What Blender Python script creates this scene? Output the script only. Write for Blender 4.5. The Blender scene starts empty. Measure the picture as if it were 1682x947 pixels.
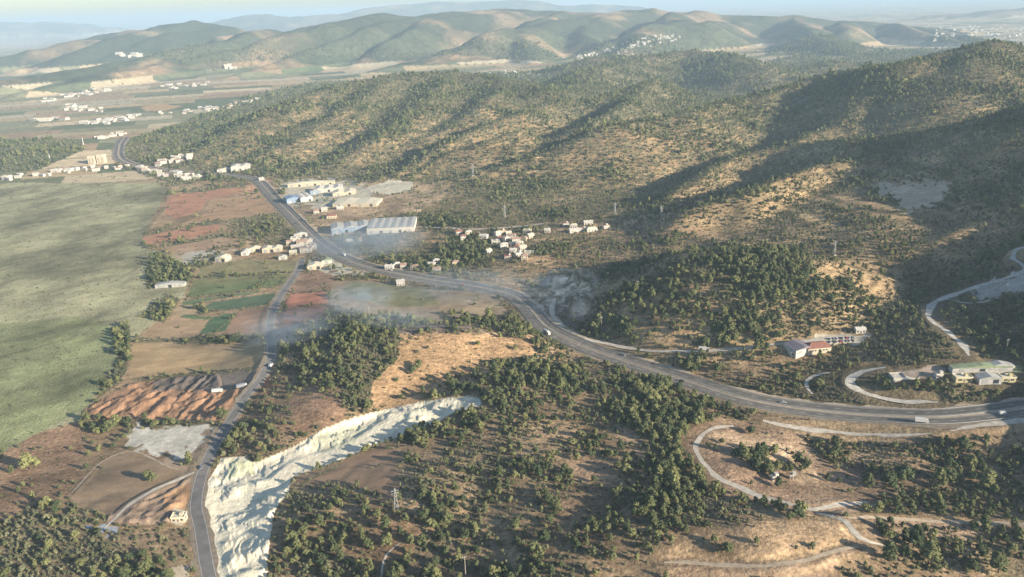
import bpy, math, random
import numpy as np

# ------------------------------------------------------------------ camera, sky, sun, exposure
scene = bpy.context.scene
RAD = math.radians
CAM_H, PITCH, ROLL, FPX = 300.0, RAD(20), RAD(1.9), 1270.0
cp, sp, cr, sr = math.cos(PITCH), math.sin(PITCH), math.cos(ROLL), math.sin(ROLL)
FWD = np.array([0, cp, -sp]); R0 = np.array([1.0, 0, 0]); U0 = np.array([0, sp, cp])
RGT = R0 * cr - U0 * sr; UPV = U0 * cr + R0 * sr
CAMP = np.array([0, 0, CAM_H])
from mathutils import Matrix, Vector
cam_data = bpy.data.cameras.new('camera'); cam = bpy.data.objects.new('camera', cam_data)
scene.collection.objects.link(cam); scene.camera = cam
m = Matrix.Identity(4)
for i in range(3):
    m[i][0] = RGT[i]; m[i][1] = UPV[i]; m[i][2] = -FWD[i]; m[i][3] = CAMP[i]
cam.matrix_world = m
cam_data.sensor_width = 36; cam_data.lens = 36 * FPX / 1682
cam_data.clip_start = 1; cam_data.clip_end = 200000

SUN_EL, SUN_AZ = RAD(17.5), RAD(120)          # azimuth clockwise from the view direction
sd = Vector((math.sin(SUN_AZ) * math.cos(SUN_EL), math.cos(SUN_AZ) * math.cos(SUN_EL), math.sin(SUN_EL)))
world = bpy.data.worlds.new('World'); scene.world = world; world.use_nodes = True
wn = world.node_tree; bg = wn.nodes['Background']
sky = wn.nodes.new('ShaderNodeTexSky'); sky.sky_type = 'NISHITA'; sky.sun_disc = False
sky.sun_elevation = SUN_EL; sky.sun_rotation = SUN_AZ; sky.air_density = 1.0; sky.dust_density = 0.8; sky.ozone_density = 2.0; sky.altitude = 300
wn.links.new(sky.outputs[0], bg.inputs[0]); bg.inputs[1].default_value = 0.072
sl = bpy.data.lights.new('sun', 'SUN'); sun = bpy.data.objects.new('sun', sl); scene.collection.objects.link(sun)
sl.energy = 5.0; sl.angle = RAD(0.5); sl.color = (1.0, 0.87, 0.69)
sun.rotation_euler = sd.to_track_quat('Z', 'Y').to_euler()
scene.view_settings.view_transform = 'Standard'; scene.view_settings.look = 'None'
scene.view_settings.gamma = 1; scene.view_settings.use_curve_mapping = False
scene.view_settings.exposure = 1.22
cy = scene.cycles
cy.use_denoising = True
cy.max_bounces = 4; cy.diffuse_bounces = 2; cy.glossy_bounces = 1; cy.transmission_bounces = 1
cy.volume_bounces = 0; cy.transparent_max_bounces = 6; cy.use_adaptive_sampling = True
cy.volume_step_rate = 1.0; cy.volume_max_steps = 256
HAZE_DENSITY = 0.86e-4

rng = np.random.default_rng(7)
random.seed(7)
COL = scene.collection

# ------------------------------------------------------------------ small numpy tools
def project(X, Y, Z):
    dz = Z - CAM_H
    w = Y * FWD[1] + dz * FWD[2]
    w = np.maximum(w, 1.0)
    return (841 + FPX * (X * RGT[0] + Y * RGT[1] + dz * RGT[2]) / w,
            473.5 - FPX * (X * UPV[0] + Y * UPV[1] + dz * UPV[2]) / w)

def unproj(u, v, z):
    d = FWD + RGT * (u - 841) / FPX + UPV * (473.5 - v) / FPX
    t = (z - CAM_H) / d[2]
    return CAMP + d * t

def _hash(ix, iy, s):
    h = (ix.astype(np.int64) * 374761393 + iy.astype(np.int64) * 668265263 + s * 1442695041) & 0xffffffff
    h = ((h ^ (h >> 13)) * 1274126177) & 0xffffffff
    h = (h ^ (h >> 16)) & 0xffff
    return h.astype(np.float32) / 65535.0

def vnoise(x, y, s=0):
    ix = np.floor(x); iy = np.floor(y); fx = (x - ix); fy = (y - iy)
    fx = fx * fx * (3 - 2 * fx); fy = fy * fy * (3 - 2 * fy)
    a = _hash(ix, iy, s); b = _hash(ix + 1, iy, s); c = _hash(ix, iy + 1, s); d = _hash(ix + 1, iy + 1, s)
    return (a + (b - a) * fx) * (1 - fy) + (c + (d - c) * fx) * fy

def fbm(x, y, oct=4, s=0):           # about -1..1
    v = 0; a = 1.0; t = 0
    for o in range(oct):
        c, q = math.cos(o * 1.3), math.sin(o * 1.3)
        v = v + a * (vnoise(x * c - y * q + o * 17.3, x * q + y * c - o * 9.1, s + o) * 2 - 1)
        t += a; a *= 0.5; x = x * 2.03; y = y * 2.03
    return v / t * 1.5

def seg_dist(X, Y, A, B):
    """distance to segment and the parameter along it"""
    dx, dy = B[0] - A[0], B[1] - A[1]
    L2 = dx * dx + dy * dy + 1e-9
    t = np.clip(((X - A[0]) * dx + (Y - A[1]) * dy) / L2, 0, 1)
    return np.hypot(X - (A[0] + t * dx), Y - (A[1] + t * dy)), t

# ------------------------------------------------------------------ terrain
# base level: (u, v, z) marks read from the photograph, blended in (bearing, log distance) space
BASE = [(50, 900, 10), (200, 920, 12), (100, 700, 0), (100, 560, 0), (300, 520, 0), (100, 350, 0), (300, 300, 0), (150, 200, 0),
        (60, 110, 0), (330, 110, 0), (200, 80, 0), (300, 640, 2), (345, 850, 3), (400, 830, 6), (400, 930, 6), (440, 880, 7), (480, 450, 3), (600, 430, 6), (700, 448, 8),
        (620, 510, 12), (760, 500, 14),
        (850, 490, 11), (950, 560, 13), (1100, 612, 15), (1300, 665, 17), (1500, 680, 18), (1680, 675, 20), (1500, 610, 24),
        (1600, 550, 34), (1680, 450, 46), (1450, 520, 34), (1300, 565, 24), (1000, 440, 20), (900, 400, 22), (800, 380, 16),
        (700, 330, 12), (640, 360, 8), (1100, 380, 24), (1300, 380, 34), (1450, 360, 52), (560, 790, 8), (640, 860, 12),
        (420, 690, 6), (800, 720, 16), (900, 850, 14), (1050, 750, 20), (1200, 780, 16), (1350, 800, 14), (1250, 900, 22), (1550, 900, 16),
        (1600, 780, 12), (1682, 850, 14), (1400, 720, 12), (700, 690, 8), (450, 300, 2), (1300, 200, 35), (1100, 240, 28), (1600, 250, 50),
        (1000, 110, 20), (1300, 120, 30), (700, 105, 10), (500, 120, 6), (1600, 60, 0), (1200, 60, 20), (1500, 100, 30), (1900, 300, 60), (1900, 150, 60),
        (700, 240, 16), (900, 220, 28), (560, 240, 10), (850, 300, 16), (1000, 300, 18), (1150, 272, 24), (1080, 300, 16), (1350, 255, 48), (1420, 225, 55), (900, 162, 30), (1050, 125, 20), (1180, 140, 28), (1320, 130, 20), (-300, 600, 0), (-300, 300, 0), (-200, 150, 0),
        (2000, 600, 60), (2000, 800, 30), (700, 20, 0), (1300, 10, 0), (200, 58, 0)]
BP = np.array([[*unproj(u, v, z)[:2], z] for u, v, z in BASE if True])
BQ = np.stack([BP[:, 0] / BP[:, 1] * 1.0, np.log(BP[:, 1])], 1)

def base_z(X, Y):
    a = X / np.maximum(Y, 50); b = np.log(np.maximum(Y, 50))
    num = 0; den = 0
    for (qa, qb), z in zip(BQ, BP[:, 2]):
        w = 1.0 / ((a - qa) ** 2 + (0.8 * (b - qb)) ** 2 + 0.0025) ** 2
        num = num + w * z; den = den + w
    return num / den

# ridges: crest marks (u, v, z), flank slope, crest rounding radius
RIDGES = []
def ridge(pts, slope=0.42, rr=18, world_pts=None):
    P = [unproj(*p) for p in pts] if world_pts is None else [np.array(p, float) for p in world_pts]
    RIDGES.append((P, slope, rr))

# right massif: main crest and the spurs that fall to the lower left
ridge([(1800, 150, 120), (1682, 90, 176), (1620, 70, 198), (1565, 86, 180), (1500, 107, 168), (1440, 112, 150), (1350, 127, 130), (1260, 156, 108), (1180, 172, 92), (1100, 195, 72), (1060, 215, 55)], .40, 25)
ridge([(1500, 103, 168), (1450, 150, 128), (1387, 198, 93), (1320, 228, 72), (1250, 246, 55)], .48, 10)
ridge([(1760, 158, 170), (1681, 174, 152), (1587, 200, 126), (1520, 218, 106), (1430, 229, 90), (1340, 234, 75), (1260, 248, 60), (1190, 256, 48)], .50, 8)
ridge([(1700, 205, 112), (1600, 235, 94), (1483, 240, 87), (1437, 258, 83), (1353, 274, 74), (1290, 293, 74), (1225, 318, 70), (1130, 344, 54), (1060, 350, 32)], .62, 8)
ridge([(1000, 210, 88), (1119, 187, 96), (1190, 172, 96)], .40, 20)
ridge([(1260, 248, 60), (1205, 258, 54), (1155, 288, 51), (1115, 316, 44)], .6, 8)
ridge([(1630, 72, 198), (1600, 108, 170), (1560, 148, 138)], .38, 30)
# long slope under the quarry and the terraces
ridge([(1560, 290, 78), (1480, 325, 63), (1400, 345, 50), (1300, 375, 40), (1200, 395, 32)], .14, 60)
# strip above the right valley
ridge([(1760, 345, 84), (1681, 350, 76), (1597, 366, 66), (1530, 392, 56), (1440, 408, 46), (1337, 418, 40)], .48, 10)
# hills outside the right edge that throw the large shadows
ridge(None, .50, 30, [(620, 770, 98), (700, 830, 146), (830, 945, 172), (953, 1080, 192), (1000, 1130, 165)])
ridge(None, .50, 30, [(470, 560, 74), (540, 640, 92), (620, 770, 92)])
ridge(None, .42, 40, [(430, 300, 60), (480, 400, 64)])
# knoll behind the highway
ridge([(1075, 456, 34), (1120, 438, 52), (1180, 424, 66), (1250, 424, 68), (1330, 430, 62), (1400, 452, 50), (1440, 480, 38)], .40, 25)
ridge([(1250, 424, 66), (1230, 500, 38)], .33, 35)
ridge([(1000, 520, 18), (1040, 490, 27), (1120, 440, 46)], .36, 18)
# middle massif
ridge([(930, 158, 66), (960, 120, 88), (1010, 106, 96), (1080, 92, 106), (1140, 84, 114), (1200, 92, 106), (1260, 112, 88)], .34, 40)
ridge([(985, 97, 84), (1010, 91, 90), (1060, 94, 86)], .25, 40)
ridge([(1400, 108, 64), (1370, 103, 70), (1330, 114, 60)], .2, 40)
ridge([(1075, 130, 96), (1055, 150, 84), (1020, 178, 72), (980, 202, 64), (950, 210, 56)], .48, 10)
ridge([(1119, 187, 100), (1030, 206, 88), (977, 223, 78), (925, 240, 66), (880, 254, 54), (777, 284, 30), (700, 302, 14), (650, 306, 10)], .46, 9)
ridge([(1060, 140, 90), (1000, 158, 78), (940, 172, 66)], .42, 14)
ridge([(850, 214, 76), (787, 238, 56), (725, 259, 38), (680, 280, 22)], .45, 9)
ridge([(930, 162, 74), (880, 180, 72), (813, 203, 62), (740, 232, 50), (690, 262, 34), (640, 287, 18), (595, 301, 8)], .46, 9)
# left massif
ridge([(900, 148, 96), (830, 130, 107), (740, 120, 120), (640, 124, 117), (560, 138, 102), (480, 168, 76), (400, 212, 44), (330, 245, 22), (270, 262, 8)], .38, 30)
ridge([(740, 124, 114), (700, 170, 82), (640, 215, 50), (580, 255, 26), (540, 268, 14)], .30, 12)
ridge([(640, 132, 110), (560, 190, 66), (490, 230, 36), (420, 262, 12)], .30, 14)
ridge([(830, 135, 102), (810, 165, 86), (760, 200, 58), (700, 225, 40)], .32, 10)
ridge([(480, 180, 68), (410, 225, 34), (350, 262, 10)], .28, 16)
# foreground rises
ridge([(470, 620, 14), (520, 560, 26), (580, 545, 32), (650, 548, 34), (740, 545, 32), (850, 552, 26)], .34, 22)
ridge([(560, 640, 22), (580, 560, 32)], .3, 25)
ridge([(400, 735, 7), (470, 690, 13), (540, 645, 18)], .24, 25)
ridge([(740, 690, 18), (860, 640, 26), (960, 640, 24), (1080, 680, 22)], .22, 30)
ridge([(640, 760, 16), (700, 800, 24), (760, 860, 20)], .2, 25)
ridge([(860, 790, 24), (1000, 900, 28), (1080, 860, 30)], .22, 25)
ridge([(1140, 895, 30), (1250, 870, 34), (1360, 862, 30), (1400, 880, 26)], .30, 14)
ridge([(1150, 715, 22), (1180, 760, 24), (1300, 830, 20)], .2, 20)
ridge([(470, 880, 14), (520, 840, 16), (600, 840, 16)], .35, 14)
ridge([(20, 900, 16), (150, 930, 17), (260, 930, 12)], .2, 25)
ridge([(1540, 560, 40), (1600, 520, 46), (1682, 500, 52)], .25, 25)
ridge([(0, 235, 10), (60, 238, 14), (120, 246, 6)], .06, 60)
# rolling plantations beyond the left massif
ridge([(350, 128, 14), (450, 108, 30), (560, 98, 40), (700, 92, 44), (820, 92, 34)], .08, 150)
ridge([(300, 100, 20), (420, 88, 60), (520, 84, 70)], .12, 150)
# far range and its spurs
FAR = [(60, 105, 20), (130, 84, 110), (180, 62, 190), (230, 54, 225), (270, 44, 262), (330, 37, 285), (380, 40, 280), (440, 50, 262), (500, 60, 245)]
FAR2 = [(480, 58, 215), (520, 48, 240), (560, 40, 262), (600, 33, 275), (680, 26, 290), (740, 15, 305), (800, 13, 308), (850, 18, 300), (920, 19, 298),
        (990, 24, 285), (1020, 16, 296), (1060, 12, 300), (1130, 12, 296), (1160, 22, 276), (1250, 23, 268), (1300, 22, 262), (1380, 29, 240), (1450, 37, 215),
        (1500, 42, 200), (1560, 48, 180), (1640, 56, 140)]
def range_at(marks, dist, spur, drop, seed):
    """a crest through the given silhouette marks, each carried to its own distance; spurs run down to the lower left"""
    W = []
    for i, (u, v, z) in enumerate(marks):
        d = FWD + RGT * (u - 841) / FPX + UPV * (473.5 - v) / FPX
        t = dist(u) / d[1]
        p = CAMP + d * t
        W.append(p)
    RIDGES.append((W, .36, 60))
    r = random.Random(seed)
    for i, p in enumerate(W):
        L = spur * r.uniform(.8, 1.2); ang = RAD(246 + r.uniform(-12, 12))
        q = p + np.array([math.cos(ang) * L * .5, math.sin(ang) * L * .5, 0]); q[2] = p[2] * r.uniform(.66, .82)
        ang += RAD(r.uniform(-15, 15))
        e = q + np.array([math.cos(ang) * L * .5, math.sin(ang) * L * .5, 0]); e[2] = p[2] * drop
        RIDGES.append(([p, q, e], .48, 40))
range_at(FAR, lambda u: 6600 - (u - 60) * 1.5, 1300, .10, 3)
range_at(FAR2, lambda u: 6300 - abs(u - 1000) * 0.6, 2500, .05, 5)
ridge(None, .3, 200, [(-14500, 21500, 250), (-11500, 20500, 300), (-9500, 20000, 150)])
RIDGES.append(([CAMP + (FWD + RGT * (u - 841) / FPX + UPV * (473.5 - v) / FPX) * (D / (FWD + RGT * (u - 841) / FPX + UPV * (473.5 - v) / FPX)[1])
               for u, v, D in [(370, 34, 15000), (400, 24, 15000), (440, 20, 15000), (480, 26, 15000), (560, 20, 15000), (620, 12, 15500), (700, 4, 16000), (760, 2, 16000), (860, 2, 16000), (960, 8, 16000), (1050, 12, 16000)]], .3, 150))
RIDGES.append(([CAMP + (FWD + RGT * (u - 841) / FPX + UPV * (473.5 - v) / FPX) * (D / (FWD + RGT * (u - 841) / FPX + UPV * (473.5 - v) / FPX)[1])
               for u, v, D in [(-80, 40, 19000), (0, 36, 19000), (60, 38, 19000), (120, 41, 19000), (190, 46, 19500)]], .3, 150))
RIDGES.append(([CAMP + (FWD + RGT * (u - 841) / FPX + UPV * (473.5 - v) / FPX) * (D / (FWD + RGT * (u - 841) / FPX + UPV * (473.5 - v) / FPX)[1])
               for u, v, D in [(1500, 30, 9500), (1560, 22, 9500), (1640, 14, 9500), (1720, 10, 9500)]], .2, 200))

def terrain0(X, Y):
    X = np.asarray(X, float); Y = np.asarray(Y, float)
    # domain warp so crests and gullies wander
    wx = X + fbm(X / 90, Y / 90, 2, 50) * 9 + fbm(X / 700, Y / 700, 2, 54) * np.clip((Y - 2800) / 1000, 0, 1) * 90
    wy = Y + fbm(X / 90, Y / 90, 2, 60) * 9 + fbm(X / 700, Y / 700, 2, 64) * np.clip((Y - 2800) / 1000, 0, 1) * 90
    b = base_z(X, Y)
    k = 2.5 + np.clip((Y - 600) / 1000, 0, 4) * 1.2
    acc = np.exp(np.zeros_like(b))          # exp((b-b)/k)
    for P, s, rr in RIDGES:
        zmax = max(p[2] for p in P)
        reach = (zmax + 10) / s + 200
        xs = [p[0] for p in P]; ys = [p[1] for p in P]
        mk = (wx > min(xs) - reach) & (wx < max(xs) + reach) & (wy > min(ys) - reach) & (wy < max(ys) + reach)
        if not mk.any(): continue
        lx = wx[mk]; ly = wy[mk]; best = np.full(lx.shape, -1e9)
        for A, B in zip(P[:-1], P[1:]):
            d, t = seg_dist(lx, ly, A, B)
            z = A[2] + (B[2] - A[2]) * t - s * (np.sqrt(d * d + rr * rr) - rr)
            best = np.maximum(best, z)
        acc[mk] += np.exp(np.clip((best - b[mk]) / k[mk], -30, 200))
    z = b + k * np.log(acc) - k * math.log(2) * 0
    hill = np.clip((z - b) / 25, 0, 1)
    n = fbm(X / 150, Y / 150, 4, 3) * 3.5 * hill * np.clip((Y - 500) / 600, .25, 1)
    n = n + (1 - np.abs(fbm(X / 70, Y / 70, 3, 13))) * 2.0 * hill * np.clip((Y - 700) / 500, 0, 1)
    n = n + fbm(X / 25, Y / 25, 3, 23) * 0.7 * np.clip(b / 8, 0, 1) + fbm(X / 600, Y / 600, 4, 33) * 40 * np.clip((Y - 3200) / 1200, 0, 1) * np.clip((z - 30) / 60, 0, 1)
    return z + n

ROADS = []         # (P Nx3 smoothed, half width flat, blend width)
MOUNDS = []        # extra relief: function (X, Y, u, v) -> dz
def terrain(X, Y, roads=True):
    X = np.asarray(X, float); Y = np.asarray(Y, float)
    z = terrain0(X, Y)
    u, v = project(X, Y, z)
    for f in MOUNDS: z = z + f(X, Y, u, v)
    if roads:
        tgt = np.zeros(z.shape); ws = np.zeros(z.shape) + 1e-9; wt = np.zeros(z.shape)
        for P, hw, bl in ROADS:
            R = hw + bl
            mk = (X > P[:, 0].min() - R) & (X < P[:, 0].max() + R) & (Y > P[:, 1].min() - R) & (Y < P[:, 1].max() + R)
            idx = np.nonzero(mk.ravel())[0]
            if not len(idx): continue
            x = X.ravel()[idx]; y = Y.ravel()[idx]
            bd = np.full(len(idx), 1e9); bz = np.zeros(len(idx))
            for s0 in range(0, len(P) - 1, 1):
                A, B = P[s0], P[s0 + 1]
                near = (np.abs(x - (A[0] + B[0]) / 2) < R + abs(A[0] - B[0])) & (np.abs(y - (A[1] + B[1]) / 2) < R + abs(A[1] - B[1]))
                j = np.nonzero(near)[0]
                if not len(j): continue
                d, t = seg_dist(x[j], y[j], A, B)
                c = d < bd[j]
                jj = j[c]; bd[jj] = d[c]; bz[jj] = A[2] + (B[2] - A[2]) * t[c]
            w = np.clip(1 - (bd - hw) / bl, 0, 1); w = w * w * (3 - 2 * w)
            w4 = w ** 3
            tgt.ravel()[idx] += bz * w4; ws.ravel()[idx] += w4; wt.ravel()[idx] = np.maximum(wt.ravel()[idx], w)
        tgt = tgt / ws; z = z * (1 - wt) + tgt * wt
    return z

def ground(uv, roads=False):
    """where the sight lines through marks of the photograph meet the land"""
    uv = np.atleast_2d(np.array(uv, float))
    d = FWD[None] + RGT[None] * ((uv[:, 0:1] - 841) / FPX) + UPV[None] * ((473.5 - uv[:, 1:2]) / FPX)
    d = d / d[:, 1:2]
    ys = np.exp(np.linspace(math.log(240), math.log(14000), 420))
    X = d[:, 0:1] * ys; Y = np.repeat(ys[None], len(uv), 0); Z = CAM_H + d[:, 2:3] * ys
    G = terrain(X, Y, roads)
    below = Z < G
    i = np.where(below.any(1), below.argmax(1), len(ys) - 1); i = np.maximum(i, 1); r = np.arange(len(uv))
    g0 = Z[r, i - 1] - G[r, i - 1]; g1 = Z[r, i] - G[r, i]
    t = np.clip(g0 / (g0 - g1 + 1e-9), 0, 1)
    y = ys[i - 1] + (ys[i] - ys[i - 1]) * t
    x = d[:, 0] * y
    return np.stack([x, y, terrain(x, y, roads)], 1)
# ------------------------------------------------------------------ land cover, read from the photograph as outlines on the ground
UM, VM = 260, 0
W_, H_ = 1682 + 2 * UM, 1180
uu, vv = np.meshgrid(np.arange(W_) - UM + .5, np.arange(H_) + .5)
alb = np.zeros((H_, W_, 3), np.float32); dens = np.zeros((H_, W_), np.float32)
spec = np.zeros((H_, W_), np.int8)      # 0 maquis and scrub, 1 pine wood, 2 olive/orchard, 3 reed bushes
cls = np.zeros((H_, W_), np.int8)       # 0 hillside, 1 marsh, 2 field, 3 white quarry, 4 bare yard, 5 soil heap
def fill(pts):
    p = np.array(pts, float)
    x0, y0 = np.floor(p.min(0)).astype(int); x1, y1 = np.ceil(p.max(0)).astype(int)
    a0, a1 = max(x0 + UM, 0), min(x1 + UM + 1, W_); b0, b1 = max(y0, 0), min(y1 + 1, H_)
    gx = uu[b0:b1, a0:a1]; gy = vv[b0:b1, a0:a1]; ins = np.zeros(gx.shape, bool)
    for (xa, ya), (xb, yb) in zip(p, np.roll(p, -1, 0)):
        if ya == yb: continue
        c = ((ya > gy) != (yb > gy)) & (gx < (xb - xa) * (gy - ya) / (yb - ya) + xa)
        ins ^= c
    return (slice(b0, b1), slice(a0, a1)), ins
def paint(pts, color=None, d=None, sp=None, c=None):
    s, ins = fill(pts)
    if color is not None: alb[s][ins] = color
    if d is not None: dens[s][ins] = d
    if sp is not None: spec[s][ins] = sp
    if c is not None: cls[s][ins] = c
TAN = (.33, .225, .125); DRY = (.40, .29, .165); BRN = (.20, .135, .085); OLV = (.17, .17, .085); GRN = (.075, .15, .06); RED = (.42, .22, .135)
MAR = (.30, .285, .17); WHT = (.82, .75, .57); YARD = (.45, .41, .33); GRY = (.22, .19, .17); ORG = (.45, .24, .12)
alb[:] = (.27, .195, .115); dens[:] = .60
# forested hills by zone
paint([(-260, 330), (0, 90), (400, 60), (900, 60), (1942, 60), (1942, 420), (1300, 420), (900, 330), (440, 300), (-260, 330)], (.30, .215, .125), .62, 0)
paint([(1000, 420), (1400, 425), (1500, 400), (1942, 340), (1942, 700), (1400, 680), (1100, 620), (950, 560), (930, 500)], (.26, .19, .11), .66, 1)
paint([(1480, 120), (1620, 75), (1942, 90), (1942, 340), (1530, 330), (1530, 250), (1250, 240), (1100, 190), (1440, 100)], (.25, .19, .11), .86, 0)
paint([(520, 140), (740, 115), (900, 130), (1060, 150), (900, 200), (800, 150), (640, 200), (560, 170)], (.24, .19, .11), .8, 0)
paint([(900, 150), (1010, 100), (1200, 88), (1400, 95), (1260, 150), (1100, 200), (950, 210)], (.24, .20, .12), .8, 0)
paint([(500, 175), (570, 165), (590, 240), (520, 250), (470, 280), (410, 270), (440, 230)], DRY, .42, 0)
paint([(600, 210), (720, 200), (800, 190), (700, 250), (560, 300), (440, 300), (560, 260)], (.34, .25, .145), .5, 0)
paint([(820, 260), (1000, 240), (1060, 240), (1020, 330), (860, 350), (780, 340), (700, 320)], (.33, .235, .135), .55, 0)
paint([(1205, 300), (1300, 235), (1360, 236), (1430, 240), (1330, 265), (1250, 292), (1120, 335), (1110, 320)], (.33, .24, .14), .66, 0)
paint([(1440, 285), (1550, 240), (1600, 215), (1640, 215), (1560, 245), (1530, 300), (1440, 302), (1400, 300)], (.38, .275, .16), .4, 0)
paint([(1100, 345), (1230, 318), (1340, 290), (1440, 300), (1500, 350), (1450, 395), (1300, 410), (1130, 415), (1000, 420), (900, 420), (880, 380), (980, 350)], (.33, .24, .14), .62, 0)
paint([(1440, 303), (1520, 300), (1556, 303), (1550, 330), (1520, 345), (1490, 350), (1470, 328), (1445, 318)], (.58, .47, .33), .03, 0, 4)
paint([(1335, 420), (1400, 425), (1470, 440), (1490, 470), (1440, 480), (1400, 465), (1350, 450)], DRY, .22, 0)
paint([(1010, 540), (1030, 490), (1075, 465), (1180, 470), (1170, 560), (1080, 572)], (.38, .27, .155), .30, 0)
paint([(1340, 500), (1370, 470), (1400, 480), (1420, 530), (1380, 540), (1330, 535)], (.38, .28, .165), .32, 0)
paint([(1180, 440), (1240, 425), (1330, 430), (1330, 470), (1300, 540), (1190, 560)], None, .74, 1)
paint([(900, 370), (1020, 355), (1200, 380), (1150, 420), (1000, 420), (900, 450), (850, 440), (840, 400)], (.36, .25, .15), .42, 0)
paint([(560, 385), (680, 370), (760, 375), (740, 400), (660, 430), (600, 420)], (.24, .19, .12), .75, 1)
paint([(640, 375), (740, 378), (720, 405), (660, 410)], TAN, .4, 0)
paint([(760, 400), (800, 390), (810, 420), (740, 450), (690, 440)], (.2, .17, .11), .85, 1)
# right foreground woods
paint([(650, 650), (800, 650), (900, 560), (1000, 600), (1120, 630), (1300, 680), (1942, 700), (1942, 1180), (420, 1180), (430, 900), (480, 800), (640, 800), (650, 730)], (.26, .19, .12), .52, 1)
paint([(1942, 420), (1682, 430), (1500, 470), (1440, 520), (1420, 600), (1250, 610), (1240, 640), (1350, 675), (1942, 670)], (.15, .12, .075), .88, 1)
paint([(720, 740), (780, 700), (860, 700), (930, 780), (900, 860), (800, 880), (700, 840), (660, 740)], None, .84, 1)
paint([(1080, 590), (1150, 600), (1230, 580), (1300, 575), (1300, 600), (1240, 625), (1130, 615)], (.28, .2, .12), .6, 0)
paint([(560, 850), (600, 825), (660, 835), (700, 850), (730, 900), (740, 947), (620, 947), (560, 900)], (.24, .165, .10), .22, 0)
paint([(640, 1000), (650, 920), (700, 880), (760, 900), (800, 947), (800, 1000)], (.2, .15, .1), .4, 0)
paint([(943, 745), (993, 762), (1037, 785), (1050, 760), (1035, 732), (1000, 700), (1040, 705), (1060, 760), (1075, 800), (1020, 800), (960, 790), (930, 770)], (.31, .22, .145), .19, 0, 0)
paint([(930, 800), (1000, 800), (990, 830), (960, 860), (930, 880), (900, 860)], (.27, .19, .12), .2, 0)
paint([(1010, 600), (1080, 620), (1180, 660), (1170, 690), (1100, 670), (1000, 650)], (.22, .15, .1), .45, 0)
paint([(1163, 705), (1205, 699), (1260, 708), (1300, 735), (1330, 765), (1350, 790), (1330, 800), (1290, 775), (1240, 740), (1200, 722), (1160, 722)], (.38, .28, .19), .19, 0, 0)
paint([(1155, 735), (1190, 725), (1240, 750), (1280, 785), (1340, 810), (1350, 840), (1290, 830), (1230, 800), (1180, 775)], (.31, .2, .135), .25, 0)
paint([(1350, 780), (1400, 765), (1450, 775), (1460, 800), (1420, 815), (1350, 800)], (.2, .14, .1), .25, 0)
paint([(1090, 905), (1120, 885), (1200, 870), (1280, 850), (1340, 843), (1385, 850), (1412, 880), (1400, 893), (1340, 908), (1250, 920), (1120, 928), (1080, 920)], (.40, .29, .18), .19, 0, 0)
paint([(1090, 925), (1250, 928), (1330, 922), (1400, 900), (1380, 947), (1380, 1180), (1090, 1180)], (.33, .24, .16), .24, 0, 0)
paint([(1410, 850), (1500, 856), (1600, 862), (1942, 870), (1942, 890), (1682, 885), (1500, 880), (1430, 875)], (.3, .22, .15), .3, 0)
paint([(1600, 880), (1942, 890), (1942, 1180), (1640, 1180), (1620, 930), (1560, 900)], (.26, .2, .12), .4, 0)
paint([(1130, 700), (1170, 690), (1260, 695), (1320, 725), (1370, 770), (1450, 790), (1440, 840), (1340, 850), (1250, 830), (1170, 800), (1125, 750)], (.28, .2, .135), .16, 0)
paint([(1163, 712), (1205, 704), (1260, 712), (1300, 735), (1340, 770), (1350, 792), (1330, 800), (1290, 775), (1240, 745), (1200, 728), (1160, 724)], (.40, .30, .2), .10, 0, 0)
paint([(1160, 745), (1200, 742), (1250, 770), (1290, 800), (1330, 818), (1300, 824), (1240, 803), (1190, 778)], (.31, .215, .145), .08, 0, 0)
paint([(1210, 735), (1250, 748), (1300, 785), (1290, 795), (1240, 768), (1200, 745)], None, .6, 1)
paint([(1180, 670), (1300, 690), (1600, 700), (1600, 712), (1400, 720), (1280, 700), (1180, 690)], (.24, .18, .11), .5, 0)
# dark pine hill and dry hill in the middle
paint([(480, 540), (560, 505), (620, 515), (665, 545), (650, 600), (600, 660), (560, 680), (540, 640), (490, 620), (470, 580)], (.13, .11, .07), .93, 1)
paint([(470, 600), (560, 640), (560, 690), (470, 740), (370, 750), (380, 700), (420, 650), (450, 620)], (.27, .19, .12), .50, 0)
paint([(500, 640), (550, 640), (560, 690), (480, 720), (450, 700), (480, 660)], (.30, .2, .13), .2, 0)
paint([(660, 556), (747, 546), (870, 549), (880, 570), (793, 622), (740, 640), (690, 662), (600, 675), (620, 620), (650, 590)], (.40, .27, .155), .19, 0, 0)
paint([(690, 545), (820, 520), (860, 530), (870, 548), (747, 546), (665, 556)], (.25, .19, .12), .55, 0)
paint([(545, 462), (600, 460), (700, 475), (810, 480), (835, 515), (700, 533), (640, 520), (560, 505), (540, 500)], (.31, .24, .16), .03, 0, 2)
paint([(580, 462), (700, 472), (720, 500), (640, 505), (560, 480)], (.22, .21, .11), .03, 0, 2)
paint([(600, 520), (700, 533), (840, 515), (840, 525), (700, 548), (640, 545)], (.17, .13, .11), .3, 0)
paint([(480, 789), (560, 759), (640, 728), (650, 745), (657, 805), (640, 825), (610, 805), (560, 792), (480, 800)], (.33, .22, .14), .02, 0, 2)
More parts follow.
